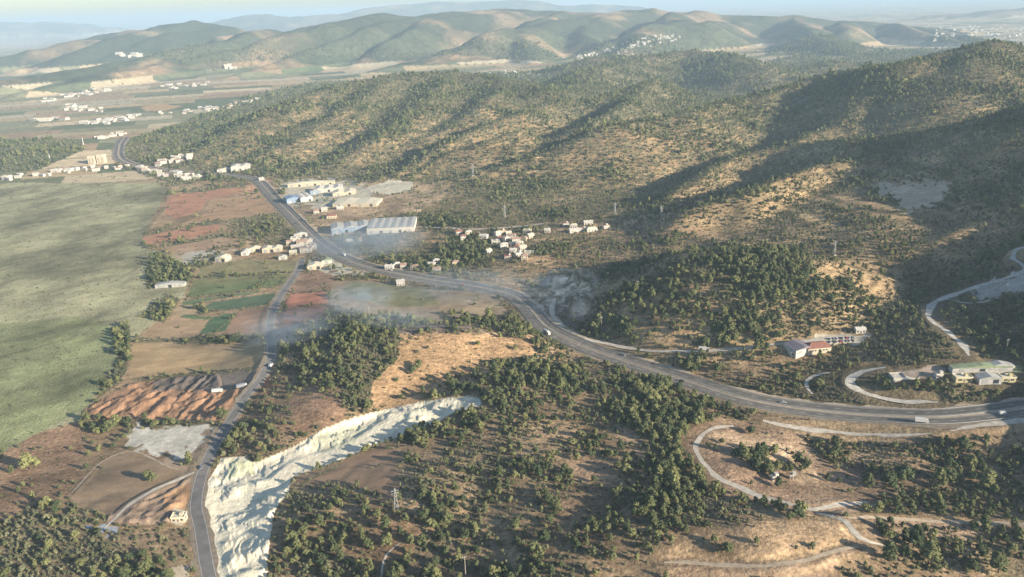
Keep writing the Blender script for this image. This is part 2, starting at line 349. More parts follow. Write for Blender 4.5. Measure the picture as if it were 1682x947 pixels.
# the plain at the left
paint([(-260, 300), (0, 290), (100, 283), (240, 292), (278, 310), (270, 345), (235, 385), (235, 405), (300, 425), (320, 460), (300, 490), (250, 545), (212, 562), (208, 612), (150, 665), (130, 690), (60, 712), (0, 745), (-260, 860)], MAR, .15, 3, 1)
paint([(-260, 560), (120, 520), (200, 540), (205, 612), (150, 665), (60, 712), (0, 745), (-260, 860)], (.245, .26, .13), .15, 3, 1)
paint([(-260, 860), (0, 745), (60, 712), (130, 692), (190, 700), (210, 735), (150, 775), (105, 822), (60, 838), (0, 850), (-260, 950)], (.27, .18, .115), .12, 0)
paint([(150, 715), (200, 700), (205, 740), (150, 775), (130, 760)], (.19, .17, .09), .45, 0)
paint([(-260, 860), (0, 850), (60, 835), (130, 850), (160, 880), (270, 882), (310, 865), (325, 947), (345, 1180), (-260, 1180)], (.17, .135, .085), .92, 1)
paint([(180, 870), (310, 865), (325, 940), (280, 935), (200, 900)], (.2, .15, .1), .75, 2)
paint([(280, 300), (430, 297), (500, 380), (540, 410), (500, 425), (480, 460), (440, 560), (440, 600), (400, 650), (360, 700), (320, 790), (130, 820), (130, 690), (215, 560), (300, 490), (320, 440), (235, 390)], (.31, .225, .14), .12, 0)
paint([(345, 325), (430, 322), (465, 352), (400, 360), (330, 368), (270, 385), (290, 370), (340, 350)], (.40, .26, .15), .02, 0, 2)
paint([(270, 350), (275, 325), (300, 315), (390, 305), (400, 315), (340, 328), (330, 345), (300, 358), (283, 357)], RED, .03, 0, 2)
paint([(233, 388), (290, 375), (350, 362), (362, 370), (358, 380), (300, 395), (240, 403)], RED, .02, 0, 2)
paint([(270, 402), (350, 386), (385, 392), (380, 405), (330, 412), (275, 412)], (.38, .26, .17), .02, 0, 2)
paint([(380, 365), (470, 350), (500, 385), (470, 398), (395, 395)], (.25, .19, .12), .45, 2)
paint([(297, 420), (310, 413), (345, 410), (380, 412), (380, 428), (335, 436), (310, 440), (298, 430)], YARD, .0, 0, 4)
paint([(330, 438), (400, 425), (488, 428), (486, 446), (400, 450), (322, 456)], (.24, .21, .11), .03, 0, 2)
paint([(322, 456), (486, 446), (478, 458), (400, 466), (314, 470)], (.19, .19, .09), .03, 0, 2)
paint([(314, 470), (400, 462), (476, 458), (468, 474), (400, 478), (305, 490)], (.15, .18, .08), .03, 0, 2)
paint([(430, 452), (478, 448), (470, 468), (420, 472)], None, .55, 2)
paint([(300, 494), (380, 484), (430, 474), (427, 480), (360, 490), (300, 502)], (.12, .17, .09), .0, 0, 2)
paint([(317, 514), (350, 495), (463, 479), (437, 500), (367, 510)], (.105, .15, .085), .0, 0, 2)
paint([(347, 520), (387, 513), (370, 543), (328, 549)], (.095, .155, .08), .0, 0, 2)
paint([(300, 514), (347, 520), (340, 526), (296, 522)], (.12, .17, .08), .0, 0, 2)
paint([(390, 513), (447, 504), (440, 546), (367, 556), (372, 543)], (.36, .23, .15), .0, 0, 2)
paint([(297, 499), (337, 499), (317, 516), (273, 520)], (.38, .29, .18), .0, 0, 2)
paint([(247, 536), (296, 522), (343, 525), (327, 549), (363, 546), (360, 556), (300, 560), (233, 556)], (.40, .28, .17), .02, 0, 2)
paint([(217, 563), (283, 562), (333, 572), (427, 559), (433, 589), (423, 603), (330, 610), (213, 623)], (.42, .30, .165), .0, 0, 2)
paint([(345, 552), (375, 556), (370, 566), (300, 566), (290, 556)], (.22, .17, .1), .5, 0)
paint([(257, 623), (330, 614), (423, 606), (405, 640), (330, 640), (240, 645)], (.17, .14, .12), .0, 0, 5)
paint([(360, 612), (423, 606), (400, 636), (365, 638)], (.30, .24, .19), .0, 0, 4)
paint([(135, 676), (167, 657), (215, 630), (253, 624), (250, 642), (397, 638), (377, 672), (355, 692), (133, 692)], (.38, .225, .135), .0, 0, 5)
paint([(205, 690), (360, 692), (340, 700), (230, 698), (200, 712)], (.25, .19, .12), .35, 0)
paint([(207, 709), (233, 700), (345, 702), (333, 725), (300, 752), (262, 745), (207, 729)], (.64, .60, .50), .0, 0, 4)
paint([(262, 745), (300, 752), (330, 728), (345, 705), (360, 705), (320, 790), (290, 790)], (.36, .27, .19), .06, 0, 4)
paint([(110, 819), (153, 775), (180, 752), (217, 742), (273, 765), (300, 775), (240, 812), (180, 845), (140, 835)], (.27, .195, .125), .0, 0, 2)
paint([(178, 845), (240, 812), (300, 779), (322, 772), (315, 839), (267, 862), (173, 860)], (.30, .22, .16), .0, 0, 5)
paint([(270, 812), (320, 790), (314, 838), (268, 838)], (.42, .26, .15), .0, 0, 5)
paint([(285, 835), (312, 838), (310, 858), (280, 856)], YARD, .0, 0, 4)
paint([(283, 935), (322, 920), (330, 1180), (285, 1180)], (.42, .36, .28), 0, 0, 4)
paint([(150, 862), (185, 862), (180, 874), (150, 874)], (.35, .38, .42), 0, 0, 4)
# hedges, ditches and weedy strips between the plots
for a, b, w in (((214, 560), (432, 556), 3), ((213, 624), (424, 604), 3), ((128, 695), (362, 694), 4), ((306, 490), (470, 470), 2.2), ((322, 457), (486, 447), 2.2), ((265, 404), (385, 384), 2.5), ((330, 369), (468, 350), 2.5), ((236, 386), (360, 361), 2),
                ((300, 504), (366, 511), 1.6), ((345, 553), (392, 512), 1.6), ((440, 548), (450, 505), 2), ((150, 777), (108, 822), 3), ((482, 800), (560, 762), 2.5), ((545, 463), (545, 500), 3), ((480, 482), (540, 478), 2), ((540, 506), (640, 524), 4), ((280, 300), (276, 345), 4), ((300, 316), (400, 303), 2.5)):
    a = np.array(a, float); b = np.array(b, float); n_ = np.array([0, w])
    paint([a - n_, b - n_, b + n_, a + n_], (.19, .165, .095), .42, 0, 0)
for k in range(9): paint([(385 + k * 11, 366 - k * 1.6), (389 + k * 11, 365.5 - k * 1.6), (403 + k * 11, 394 - k), (398 + k * 11, 395 - k)], (.20, .17, .10), .8, 1, 0)
# tree belts
for poly in ([(238, 440), (260, 415), (300, 432), (322, 452), (300, 470), (240, 475)], [(246, 500), (280, 485), (295, 492), (270, 530), (230, 520)],
             [(182, 540), (212, 532), (215, 560), (205, 620), (160, 655), (165, 625), (195, 595)], [(310, 440), (345, 412), (372, 425), (330, 440)]):
    paint(poly, (.14, .13, .07), .85, 1)
paint([(477, 483), (533, 479), (540, 497), (463, 509)], (.44, .20, .13), .0, 0, 2)
paint([(455, 512), (540, 500), (520, 530), (450, 545)], (.30, .16, .12), .05, 0, 2)
paint([(480, 450), (540, 445), (545, 475), (475, 482)], (.30, .2, .14), .12, 0)
paint([(448, 545), (490, 535), (500, 560), (445, 575)], (.27, .23, .21), .05, 0, 4)
paint([(430, 625), (455, 610), (460, 625), (440, 645)], (.45, .2, .12), .0, 0, 4)
# industrial ground
paint([(440, 297), (560, 292), (690, 300), (760, 310), (690, 345), (690, 372), (560, 390), (520, 385)], (.36, .27, .18), .22, 0)
paint([(455, 300), (550, 293), (600, 305), (625, 330), (540, 340), (470, 335)], (.55, .50, .38), .02, 0, 4)
paint([(600, 308), (640, 295), (680, 298), (675, 312), (640, 320), (610, 316)], (.60, .55, .42), .0, 0, 3)
paint([(500, 428), (560, 425), (600, 450), (520, 445)], (.55, .50, .38), .1, 0, 4)
paint([(400, 300), (440, 290), (450, 300), (430, 320), (400, 318)], (.4, .24, .15), .1, 0)
# the white quarry strip
QUARRY = [(363, 752), (400, 749), (420, 759), (480, 735), (533, 704), (561, 692), (620, 675), (693, 659), (767, 650), (793, 657), (790, 666), (747, 677), (720, 692), (687, 704),
          (627, 727), (560, 755), (477, 784), (473, 812), (460, 826), (448, 848), (443, 899), (438, 947), (436, 1180), (350, 1180), (357, 947), (347, 865), (334, 832), (340, 792)]
paint(QUARRY, WHT, 0, 0, 3)
paint([(375, 755), (415, 755), (418, 780), (375, 785)], (.62, .62, .42), 0, 0, 3)
paint([(505, 725), (560, 698), (600, 700), (590, 725), (530, 745)], (.66, .64, .46), 0, 0, 3)
# right side yards
paint([(1300, 560), (1360, 552), (1420, 552), (1420, 562), (1372, 568), (1350, 575), (1300, 585)], (.50, .44, .34), .02, 0, 4)
paint([(1613, 472), (1650, 458), (1700, 447), (1700, 462), (1650, 484), (1610, 496), (1593, 483)], (.45, .42, .37), 0, 0, 4)
paint([(1465, 605), (1540, 604), (1540, 622), (1460, 626)], (.38, .30, .24), .03, 0, 4)
paint([(1560, 598), (1680, 600), (1680, 612), (1560, 610)], (.22, .26, .14), .05, 0, 2)
paint([(880, 447), (975, 447), (975, 475), (940, 478), (885, 470)], (.17, .15, .11), .35, 0)
paint([(884, 458), (905, 452), (912, 466), (884, 470)], (.33, .33, .31), 0, 0, 4)
paint([(870, 500), (980, 480), (1000, 540), (940, 545), (900, 520)], (.17, .14, .11), .55, 1)
# far left plain
PLAIN = [(-260, 95), (0, 92), (180, 90), (330, 105), (420, 130), (400, 165), (330, 190), (215, 230), (190, 270), (280, 300), (0, 300), (-260, 310)]
paint(PLAIN, (.36, .30, .19), .04, 2, 2)
paint([(-260, 228), (60, 226), (130, 232), (140, 245), (60, 280), (-260, 300)], (.17, .17, .10), .6, 0, 0)
paint([(0, 212), (120, 200), (190, 205), (170, 222), (60, 230), (0, 227)], (.42, .31, .18), .0, 0, 2)
paint([(230, 175), (265, 170), (298, 174), (270, 182), (240, 182)], (.50, .33, .18), 0, 0, 4)
paint([(300, 160), (360, 148), (370, 165), (310, 168)], (.42, .29, .20), 0, 0, 2)
paint([(-260, 150), (150, 140), (200, 180), (100, 215), (-260, 240)], (.42, .34, .22), .04, 2, 2)
paint([(350, 105), (500, 95), (800, 92), (850, 100), (780, 112), (640, 120), (480, 130), (400, 135)], (.10, .15, .08), .0, 0, 2)
paint([(360, 140), (440, 125), (560, 115), (720, 108), (720, 113), (560, 125), (470, 145), (400, 160), (360, 160)], (.40, .29, .20), 0, 0, 2)
paint([(430, 108), (560, 96), (600, 97), (460, 115)], (.38, .29, .19), 0, 0, 2)
paint([(780, 104), (880, 100), (900, 105), (860, 112), (780, 110)], (.40, .27, .18), 0, 0, 2)
paint([(-260, 62), (95, 64), (60, 76), (0, 80), (-260, 90)], (.62, .50, .38), 0, 0, 4)
paint([(95, 58), (160, 54), (230, 53), (220, 57), (120, 62)], (.8, .78, .7), 0, 0, 4)
paint([(1240, 100), (1320, 96), (1320, 104), (1250, 106)], (.50, .38, .26), 0, 0, 4)

def cover_at(X, Y, Z, wob=1.0):
    u, v = project(X, Y, Z)
    s = 1.4 * wob; a = fbm(X / 9, Y / 9, 3, 71); b = fbm(X / 9, Y / 9, 3, 77)
    lim = lambda p, q: (np.clip(q.astype(int), 0, H_ - 1), np.clip((p + UM).astype(int), 0, W_ - 1))
    i, j = lim(u + a * s, v + b * s * .6)
    # natural ground has ragged margins; fields, heaps and yards keep theirs
    S = 15 * wob; i2, j2 = lim(u + a * S, v + b * S * .55)
    soft = np.isin(cls[i, j], (0, 4)) & np.isin(cls[i2, j2], (0, 4))
    return np.where(soft, i2, i), np.where(soft, j2, j), u, v

def blur(m_, r):
    for ax in (0, 1):
        c = np.cumsum(np.pad(m_, [(r + 1, r) if k == ax else (0, 0) for k in (0, 1)], mode='edge'), axis=ax)
        m_ = (np.take(c, range(2 * r + 1, c.shape[ax]), ax) - np.take(c, range(0, c.shape[ax] - 2 * r - 1), ax)) / (2 * r + 1)
    return m_
inner3 = np.clip(blur((cls == 3).astype(np.float64), 6) * 2 - .9, 0, 1); inner5 = np.clip(blur((cls == 5).astype(np.float64), 4) * 2 - .9, 0, 1)
# relief inside the quarry and the soil heaps
def _relief(X, Y, u, v):
    i = np.clip(v.astype(int), 0, H_ - 1); j = np.clip((u + UM).astype(int), 0, W_ - 1)
    c = cls[i, j]; ok = (Y < 900)
    dz = np.zeros(X.shape)
    q = (c == 3) & ok
    a = 1 - np.abs(fbm((X * .8 + Y * .6) / 42, (Y * .8 - X * .6) / 19, 2, 91)) * 1.3
    pit = np.clip((fbm(X / 60, Y / 60, 2, 95) + .55) * 1.2, 0.12, 1)
    dz[q] = (a * 2.3 * pit - .8 + np.floor(fbm(X / 22, Y / 22, 3, 97) * 3) * .8 + fbm(X / 5, Y / 5, 2, 98) * .18)[q] * inner3[i, j][q]
    h = (c == 5) & ok
    b = 1 - np.abs(fbm((X * .96 - Y * .35) / 9, (Y * .9 + X * .3) / 24, 3, 93)) * 1.6
    dz[h] = (np.clip(b + fbm(X / 9, Y / 9, 3, 94) * .6, 0, 1) * 2.5)[h] * inner5[i, j][h]
    return dz
MOUNDS.append(_relief)
# ------------------------------------------------------------------ materials
def mat(name, color=(.5, .5, .5), rough=.9, noise=None, metal=0.0, spec=.3, dark=.7):
    """principled material; noise = scale in 1/m of a mottling of the base colour"""
    mt = bpy.data.materials.new(name); mt.use_nodes = True; nt = mt.node_tree; b = nt.nodes['Principled BSDF']
    b.inputs['Base Color'].default_value = (*color, 1); b.inputs['Roughness'].default_value = rough
    b.inputs['Metallic'].default_value = metal; b.inputs['Specular IOR Level'].default_value = spec
    if noise:
        g = nt.nodes.new('ShaderNodeNewGeometry'); n = nt.nodes.new('ShaderNodeTexNoise'); n.inputs['Scale'].default_value = noise; n.inputs['Detail'].default_value = 5
        r = nt.nodes.new('ShaderNodeValToRGB'); r.color_ramp.elements[0].position = .3; r.color_ramp.elements[1].position = .7
        r.color_ramp.elements[0].color = (*[c * dark for c in color], 1); r.color_ramp.elements[1].color = (*[min(1, c * 1.15) for c in color], 1)
        nt.links.new(g.outputs['Position'], n.inputs['Vector']); nt.links.new(n.outputs['Fac'], r.inputs[0]); nt.links.new(r.outputs[0], b.inputs['Base Color'])
    return mt

def ground_material(name, kind):
    """soil whose base colour comes from the land-cover attribute, broken up by procedural mottling"""
    mt = bpy.data.materials.new(name); mt.use_nodes = True; nt = mt.node_tree; N = nt.nodes; L = nt.links; b = N['Principled BSDF']
    b.inputs['Roughness'].default_value = .95; b.inputs['Specular IOR Level'].default_value = .15
    at = N.new('ShaderNodeAttribute'); at.attribute_name = 'cover'
    g = N.new('ShaderNodeNewGeometry')
    def noise(scale, detail=6, vec=None, rough=.6):
        n = N.new('ShaderNodeTexNoise'); n.inputs['Scale'].default_value = scale; n.inputs['Detail'].default_value = detail; n.inputs['Roughness'].default_value = rough
        L.new(vec or g.outputs['Position'], n.inputs['Vector']); return n.outputs['Fac']
    def rng_(fac, a, b_, lo, hi):
        r = N.new('ShaderNodeMapRange'); L.new(fac, r.inputs[0]); r.inputs[1].default_value = a; r.inputs[2].default_value = b_; r.inputs[3].default_value = lo; r.inputs[4].default_value = hi; return r.outputs[0]
    def mul(x, y):
        m_ = N.new('ShaderNodeMath'); m_.operation = 'MULTIPLY'; L.new(x, m_.inputs[0]); L.new(y, m_.inputs[1]); return m_.outputs[0]
    def scaled(v, rot=0):
        mp = N.new('ShaderNodeMapping'); mp.vector_type = 'TEXTURE'; mp.inputs['Scale'].default_value = (1 / v[0], 1 / v[1], 1); mp.inputs['Rotation'].default_value = (0, 0, rot); L.new(g.outputs['Position'], mp.inputs[0]); return mp.outputs[0]
    if kind == 'hill':
        f = mul(rng_(noise(.35, 8), .32, .68, .55, 1.3), rng_(noise(.035, 6), .3, .7, .72, 1.25))
        f = mul(f, rng_(noise(.12, 6, scaled((1, 3.2, 1), .12), .7), .35, .65, .72, 1.22)); bump = noise(.5, 8); bs, bd = .5, 2.0
    elif kind == 'marsh':
        f = mul(rng_(noise(.35, 9, None, .75), .34, .66, .72, 1.2), rng_(noise(.018, 7, scaled((.8, 1.2, 1), 1.1), .65), .34, .66, .8, 1.2))
        f = mul(f, rng_(noise(.05, 7, scaled((.7, 1.5, 1), .5), .7), .38, .62, .82, 1.12)); bump = noise(.4, 8); bs, bd = .7, 2.2
    elif kind == 'field':
        f = mul(rng_(noise(.4, 8, None, .7), .32, .68, .8, 1.14), rng_(noise(.035, 6, scaled((1, 2, 1), .2)), .34, .66, .74, 1.18))
        f = mul(f, rng_(noise(.6, 2, scaled((.06, 2.2, 1), .22)), .35, .65, .93, 1.06)); bump = noise(.8, 5); bs, bd = .3, .6
    elif kind == 'quarry':
        f = mul(rng_(noise(.16, 8, None, .65), .3, .7, .72, 1.14), rng_(noise(.9, 5), .3, .7, .9, 1.06)); bump = noise(.35, 8); bs, bd = .5, 1.6
    elif kind == 'soil':
        f = mul(rng_(noise(.12, 8, scaled((1.6, .5, 1), .25), .65), .32, .68, .55, 1.25), rng_(noise(.7, 6), .3, .7, .85, 1.1)); bump = noise(.4, 8); bs, bd = .5, 1.5
    else:
        f = mul(rng_(noise(.25, 9, None, .7), .32, .68, .66, 1.18), rng_(noise(.05, 6), .34, .66, .74, 1.14)); bump = noise(.6, 6); bs, bd = .4, 1.0
    vm = N.new('ShaderNodeVectorMath'); vm.operation = 'SCALE'; L.new(at.outputs['Color'], vm.inputs[0]); L.new(f, vm.inputs['Scale'])
    L.new(vm.outputs[0], b.inputs['Base Color'])
    bp = N.new('ShaderNodeBump'); bp.inputs['Strength'].default_value = bs; bp.inputs['Distance'].default_value = bd; L.new(bump, bp.inputs['Height']); L.new(bp.outputs[0], b.inputs['Normal'])
    return mt

# ------------------------------------------------------------------ object helpers
def new_mesh(name, V, F, mats, parent=None, mi=None, smooth=False):
    me = bpy.data.meshes.new(name); me.from_pydata([tuple(map(float, p)) for p in V], [], [tuple(f) for f in F])
    for m_ in (mats if isinstance(mats, (list, tuple)) else [mats]): me.materials.append(m_)
    if mi is not None: me.polygons.foreach_set('material_index', mi)
    if smooth: me.polygons.foreach_set('use_smooth', [True] * len(me.polygons))
    me.update()
    o = bpy.data.objects.new(name, me); COL.objects.link(o)
    if parent is not None: o.parent = parent
    return o
def tag(o, label=None, cat=None, group=None, kind=None):
    if label: o['label'] = label
    if cat: o['category'] = cat
    if group: o['group'] = group
    if kind: o['kind'] = kind
    return o
def empty(name, loc, rz=0, label=None, cat=None, group=None):
    o = bpy.data.objects.new(name, None); COL.objects.link(o); o.location = loc; o.rotation_euler = (0, 0, rz); o.empty_display_size = 1
    return tag(o, label, cat, group)

# ------------------------------------------------------------------ roads and tracks: marks on their centre lines
def smooth_line(P, step=6.0, zs=3):
    P = np.array(P, float)
    # Catmull-Rom in plan, then an even spacing and a smoothed height profile
    Q = []
    E = np.vstack([2 * P[0] - P[1], P, 2 * P[-1] - P[-2]])
    for i in range(1, len(E) - 2):
        p0, p1, p2, p3 = E[i - 1:i + 3]
        n = max(2, int(np.linalg.norm(p2 - p1) / 2))
        for t in np.linspace(0, 1, n, endpoint=False):
            Q.append(.5 * ((2 * p1) + (-p0 + p2) * t + (2 * p0 - 5 * p1 + 4 * p2 - p3) * t * t + (-p0 + 3 * p1 - 3 * p2 + p3) * t ** 3))
    Q.append(P[-1]); Q = np.array(Q)
    s = np.r_[0, np.cumsum(np.hypot(*np.diff(Q[:, :2], axis=0).T))]
    n = max(3, int(s[-1] / step)); t = np.linspace(0, s[-1], n)
    x = np.interp(t, s, Q[:, 0]); y = np.interp(t, s, Q[:, 1]); z = terrain(x, y, True)
    for _ in range(zs * 2):
        z = np.r_[z[0], (z[:-2] + z[1:-1] * 2 + z[2:]) / 4, z[-1]]
    return np.stack([x, y, z], 1)

LINES = {}
def road_line(key, marks, width, step=6.0, blend=8.0, zs=6, vis=True):
    P = smooth_line(ground(marks), step, zs)
    LINES[key] = (P, width); ROADS.append((P, width / 2 + 1.0, blend)); return P

HWY = [(205, 225), (196, 240), (200, 262), (250, 276), (340, 284), (400, 290), (425, 298), (450, 325), (480, 355), (510, 385), (540, 409), (575, 428), (620, 442), (680, 454), (740, 464), (795, 472), (838, 484), (868, 506), (898, 536), (948, 564), (1010, 587), (1080, 609),
       (1150, 631), (1220, 652), (1290, 667), (1360, 677), (1440, 683), (1540, 683), (1620, 678), (1700, 672), (1800, 664)]
road_line('highway', HWY, 26, 6, 14, 20)
road_line('country', [(497, 424), (492, 440), (479, 460), (462, 484), (447, 515), (443, 545), (446, 580), (432, 615), (405, 650), (384, 682), (364, 712), (345, 745), (329, 790), (322, 830), (330, 870), (340, 930), (356, 1000)], 9, 5, 8, 8)
road_line('service', [(912, 490), (906, 508), (915, 526), (945, 550), (1005, 564), (1075, 575), (1150, 577), (1220, 571), (1300, 562), (1360, 556), (1420, 552)], 6, 6, 6, 8)
road_line('hill', [(1720, 400), (1690, 405), (1668, 414), (1666, 426), (1684, 440), (1655, 455), (1610, 470), (1560, 487), (1535, 497), (1525, 510), (1531, 526), (1560, 547), (1581, 565), (1592, 584)], 6, 5, 5, 5)
road_line('spur', [(1566, 493), (1587, 498), (1610, 497), (1640, 488)], 4.5, 4, 4, 4)
road_line('loop', [(1455, 603), (1425, 607), (1402, 617), (1393, 627), (1403, 637), (1430, 647), (1480, 654), (1542, 655)], 6, 4, 5, 5)
road_line('side', [(1369, 611), (1345, 615), (1327, 624), (1324, 634), (1335, 646)], 4, 4, 4, 4)
road_line('knoll', [(884, 468), (900, 456), (943, 450), (970, 453), (979, 461), (970, 470), (945, 476)], 5, 4, 4, 4)
road_line('lower', [(1253, 690), (1307, 702), (1360, 710), (1440, 715), (1490, 714), (1553, 708), (1605, 703), (1682, 696), (1780, 690)], 8, 5, 6, 8)
road_line('bowl', [(1205, 699), (1166, 705), (1150, 718), (1143, 739), (1160, 765), (1182, 785), (1220, 804), (1255, 816), (1307, 829), (1340, 834), (1380, 828), (1425, 824)], 5, 4, 5, 5)
road_line('low track', [(1340, 838), (1385, 853), (1402, 870), (1420, 885), (1457, 897)], 4.5, 4, 4, 4)
road_line('east', [(1387, 850), (1440, 851), (1487, 854), (1587, 858), (1682, 863), (1780, 868)], 5, 5, 4, 6)
road_line('bottom', [(1090, 924), (1120, 922), (1187, 929), (1253, 929), (1320, 921), (1380, 902), (1410, 898)], 4.5, 4, 4, 5)
road_line('foot', [(625, 960), (630, 925), (640, 905), (660, 890)], 3, 4, 4, 4)
road_line('quarry', [(345, 838), (380, 832), (420, 815), (450, 795), (480, 770), (520, 755), (570, 735), (610, 715), (650, 690)], 9, 5, 6, 5)
road_line('industry', [(680, 372), (720, 374), (780, 376), (850, 372), (900, 366)], 5, 8, 6, 6)
road_line('marsh lane', [(255, 474), (275, 468), (308, 466)], 4, 6, 4, 4)
road_line('mound lane', [(172, 868), (190, 848), (215, 828), (255, 806), (300, 785), (335, 770)], 4, 4, 3, 4)
road_line('field lane', [(112, 815), (152, 772), (180, 752), (214, 741), (245, 750), (276, 766), (300, 772)], 2.6, 4, 3, 4)
road_line('hilltop', [(1700, 176), (1600, 200), (1520, 217), (1427, 228), (1330, 236)], 4, 8, 5, 6)

# ------------------------------------------------------------------ the land as one fan-shaped sheet out to the horizon
cols = np.concatenate([np.linspace(-2.2, -.78, 90, endpoint=False), np.linspace(-.78, .78, 1250, endpoint=False), np.linspace(.78, 2.2, 130)])
rows = np.concatenate([np.linspace(60, 300, 40, endpoint=False), np.exp(np.linspace(math.log(300), math.log(9000), 900, endpoint=False)), np.exp(np.linspace(math.log(9000), math.log(24000), 110, endpoint=False)), np.exp(np.linspace(math.log(24000), math.log(85000), 30))])
GX = cols[None] * rows[:, None]; GY = np.repeat(rows[:, None], len(cols), 1)
GZ = terrain(GX, GY)
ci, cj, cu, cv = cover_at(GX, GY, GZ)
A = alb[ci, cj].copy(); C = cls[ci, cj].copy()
beyond = (GY > 3400) & (C != 4) & ~((cv < 140) & (cv > 60) & (A[..., 1] > A[..., 0]) & (C == 2))
hilly = (GZ > 32) & (GY > 3400)
mixn = np.clip(fbm(GX / 260, GY / 260, 5, 41) * 1.5 + .0, 0, 1)[..., None]
rough_far = (np.array((.065, .078, .05)) * (1 - mixn) + np.array((.30, .22, .14)) * mixn).astype(np.float32)
A[hilly] = rough_far[hilly]; C[hilly] = 0
# hillsides: dry grass with terraces and scrubby darker patches
mh = (C == 0) & (GY < 5000)
ter = vnoise(GX / 30, GZ / 1.6, 5) * .35 + vnoise(GX / 60, GY / 4.5 + fbm(GX / 60, GY / 60, 2, 8) * 3, 6) * .3
pat = fbm(GX / 45, GY / 45, 4, 44)
fac = (.80 + ter + pat * .35)
A[mh] *= np.clip(fac, .5, 1.45)[mh][:, None] * np.array((1.03, 1.0, .96), np.float32)
stripe = np.sin(GZ * 1.75 + fbm(GX / 70, GY / 70, 3, 141) * 3.5)
tm = np.clip(fbm(GX / 130, GY / 130, 2, 145) * 2 + .75, 0, 1) * ((spec[ci, cj] == 0) & (GY > 620) & (GY < 1700) & (GZ > 17))
A[mh] *= (1 + np.clip(stripe * 1.6, -1, 1) * .20 * tm)[mh][:, None].astype(np.float32)
thin = np.clip(fbm(GX / 8, GY / 8, 3, 46) * .9 + .42, 0, .8) * np.clip((GY - 600) / 900, 0.15, 1) * (dens[ci, cj] > .3)
A = np.where(mh[..., None], A * (1 - thin[..., None]) + np.array((.125, .135, .08), np.float32) * thin[..., None], A).astype(np.float32)
# patchwork of fields on the far plain
far = ((C == 2) & (GY > 1500) & (GX < 200) & (GZ < 30)) | ((GY > 3400) & (GZ <= 35) & (C != 4))
qx = (GX * .93 + GY * .36); qy = (-GX * .36 + GY * .93)
row = np.floor(qy / 110 + fbm(GX / 1500, GY / 1500, 2, 15)); colm = np.floor(qx / (120 + 160 * _hash(row, row, 4)) + _hash(row, row, 5) * 9)
hh = _hash(row, colm, 9); pal = np.array([(.50, .38, .22), (.42, .34, .20), (.15, .17, .09), (.56, .45, .29), (.24, .24, .14), (.38, .27, .17), (.11, .14, .075), (.50, .43, .30)], np.float32)
pc = pal[(hh * 7.99).astype(int)]
pc = pc * (.9 + .25 * _hash(colm, row, 19))[..., None]
edge = np.abs(((qy / 110 + fbm(GX / 1500, GY / 1500, 2, 15)) % 1) - .5) > .46
pc[edge & (_hash(row, row, 31) > .5)] = (.10, .11, .065)
A[far] = (A * .12 + pc * .88)[far]
# paddy of marsh: tracks and lighter reed beds
mm = C == 1
A[mm] *= np.clip(1 + fbm((GX * .4 + GY * .91) / 70, (GX * .91 - GY * .4) / 55, 6, 21) * .55 - np.clip(.12 - np.abs(fbm((GX * .5 + GY * .87) / 160, (GX * .87 - GY * .5) / 60, 3, 29)), 0, .12) * 2.2 + fbm(GX / 7, GY / 7, 2, 22) * .12, .6, 1.4)[mm][:, None]
nr, nc = GX.shape
vid = np.arange(nr * nc).reshape(nr, nc)
quads = np.stack([vid[:-1, :-1], vid[:-1, 1:], vid[1:, 1:], vid[1:, :-1]], -1).reshape(-1, 4)
fc = C[:-1, :-1].reshape(-1)
VX = np.stack([GX, GY, GZ], -1).reshape(-1, 3).astype(np.float32); 
# the slopes read greyer and greener with distance: fine scrub too small to stand as plants
AC = A.reshape(-1, 3)
def land(name, classes, material, kind):
    q = quads[np.isin(fc, classes)]
    used, inv = np.unique(q, return_inverse=True)
    me = bpy.data.meshes.new(name)
    me.vertices.add(len(used)); me.vertices.foreach_set('co', VX[used].ravel())
    me.loops.add(q.size); me.loops.foreach_set('vertex_index', inv.astype(np.int32).ravel())
    me.polygons.add(len(q)); me.polygons.foreach_set('loop_start', np.arange(0, q.size, 4, dtype=np.int32)); me.polygons.foreach_set('use_smooth', np.ones(len(q), bool))
    me.update(calc_edges=True)
    at = me.attributes.new('cover', 'FLOAT_COLOR', 'POINT'); col = np.ones((len(used), 4), np.float32); col[:, :3] = AC[used]
    at.data.foreach_set('color', col.ravel())
    me.materials.append(material)
    o = bpy.data.objects.new(name, me); COL.objects.link(o); o['kind'] = 'structure'
    return o
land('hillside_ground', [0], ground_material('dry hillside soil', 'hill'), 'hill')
land('marsh_ground', [1], ground_material('reed marsh', 'marsh'), 'marsh')
land('field_ground', [2], ground_material('field soil', 'field'), 'field')
land('quarry_ground', [3], ground_material('white quarry rock', 'quarry'), 'quarry')
land('bare_ground', [4], ground_material('bare earth', 'yard'), 'yard')
land('soil_heap_ground', [5], ground_material('heaped soil', 'soil'), 'soil')
# fast height lookups on the same sheet
def hz(X, Y):
    X = np.atleast_1d(np.asarray(X, float)); Y = np.atleast_1d(np.asarray(Y, float))
    r = np.interp(Y, rows, np.arange(nr)); c = np.interp(X / Y, cols, np.arange(nc))
    i = np.clip(r.astype(int), 0, nr - 2); j = np.clip(c.astype(int), 0, nc - 2); fr = r - i; fc_ = c - j
    return (GZ[i, j] * (1 - fr) * (1 - fc_) + GZ[i + 1, j] * fr * (1 - fc_) + GZ[i, j + 1] * (1 - fr) * fc_ + GZ[i + 1, j + 1] * fr * fc_)

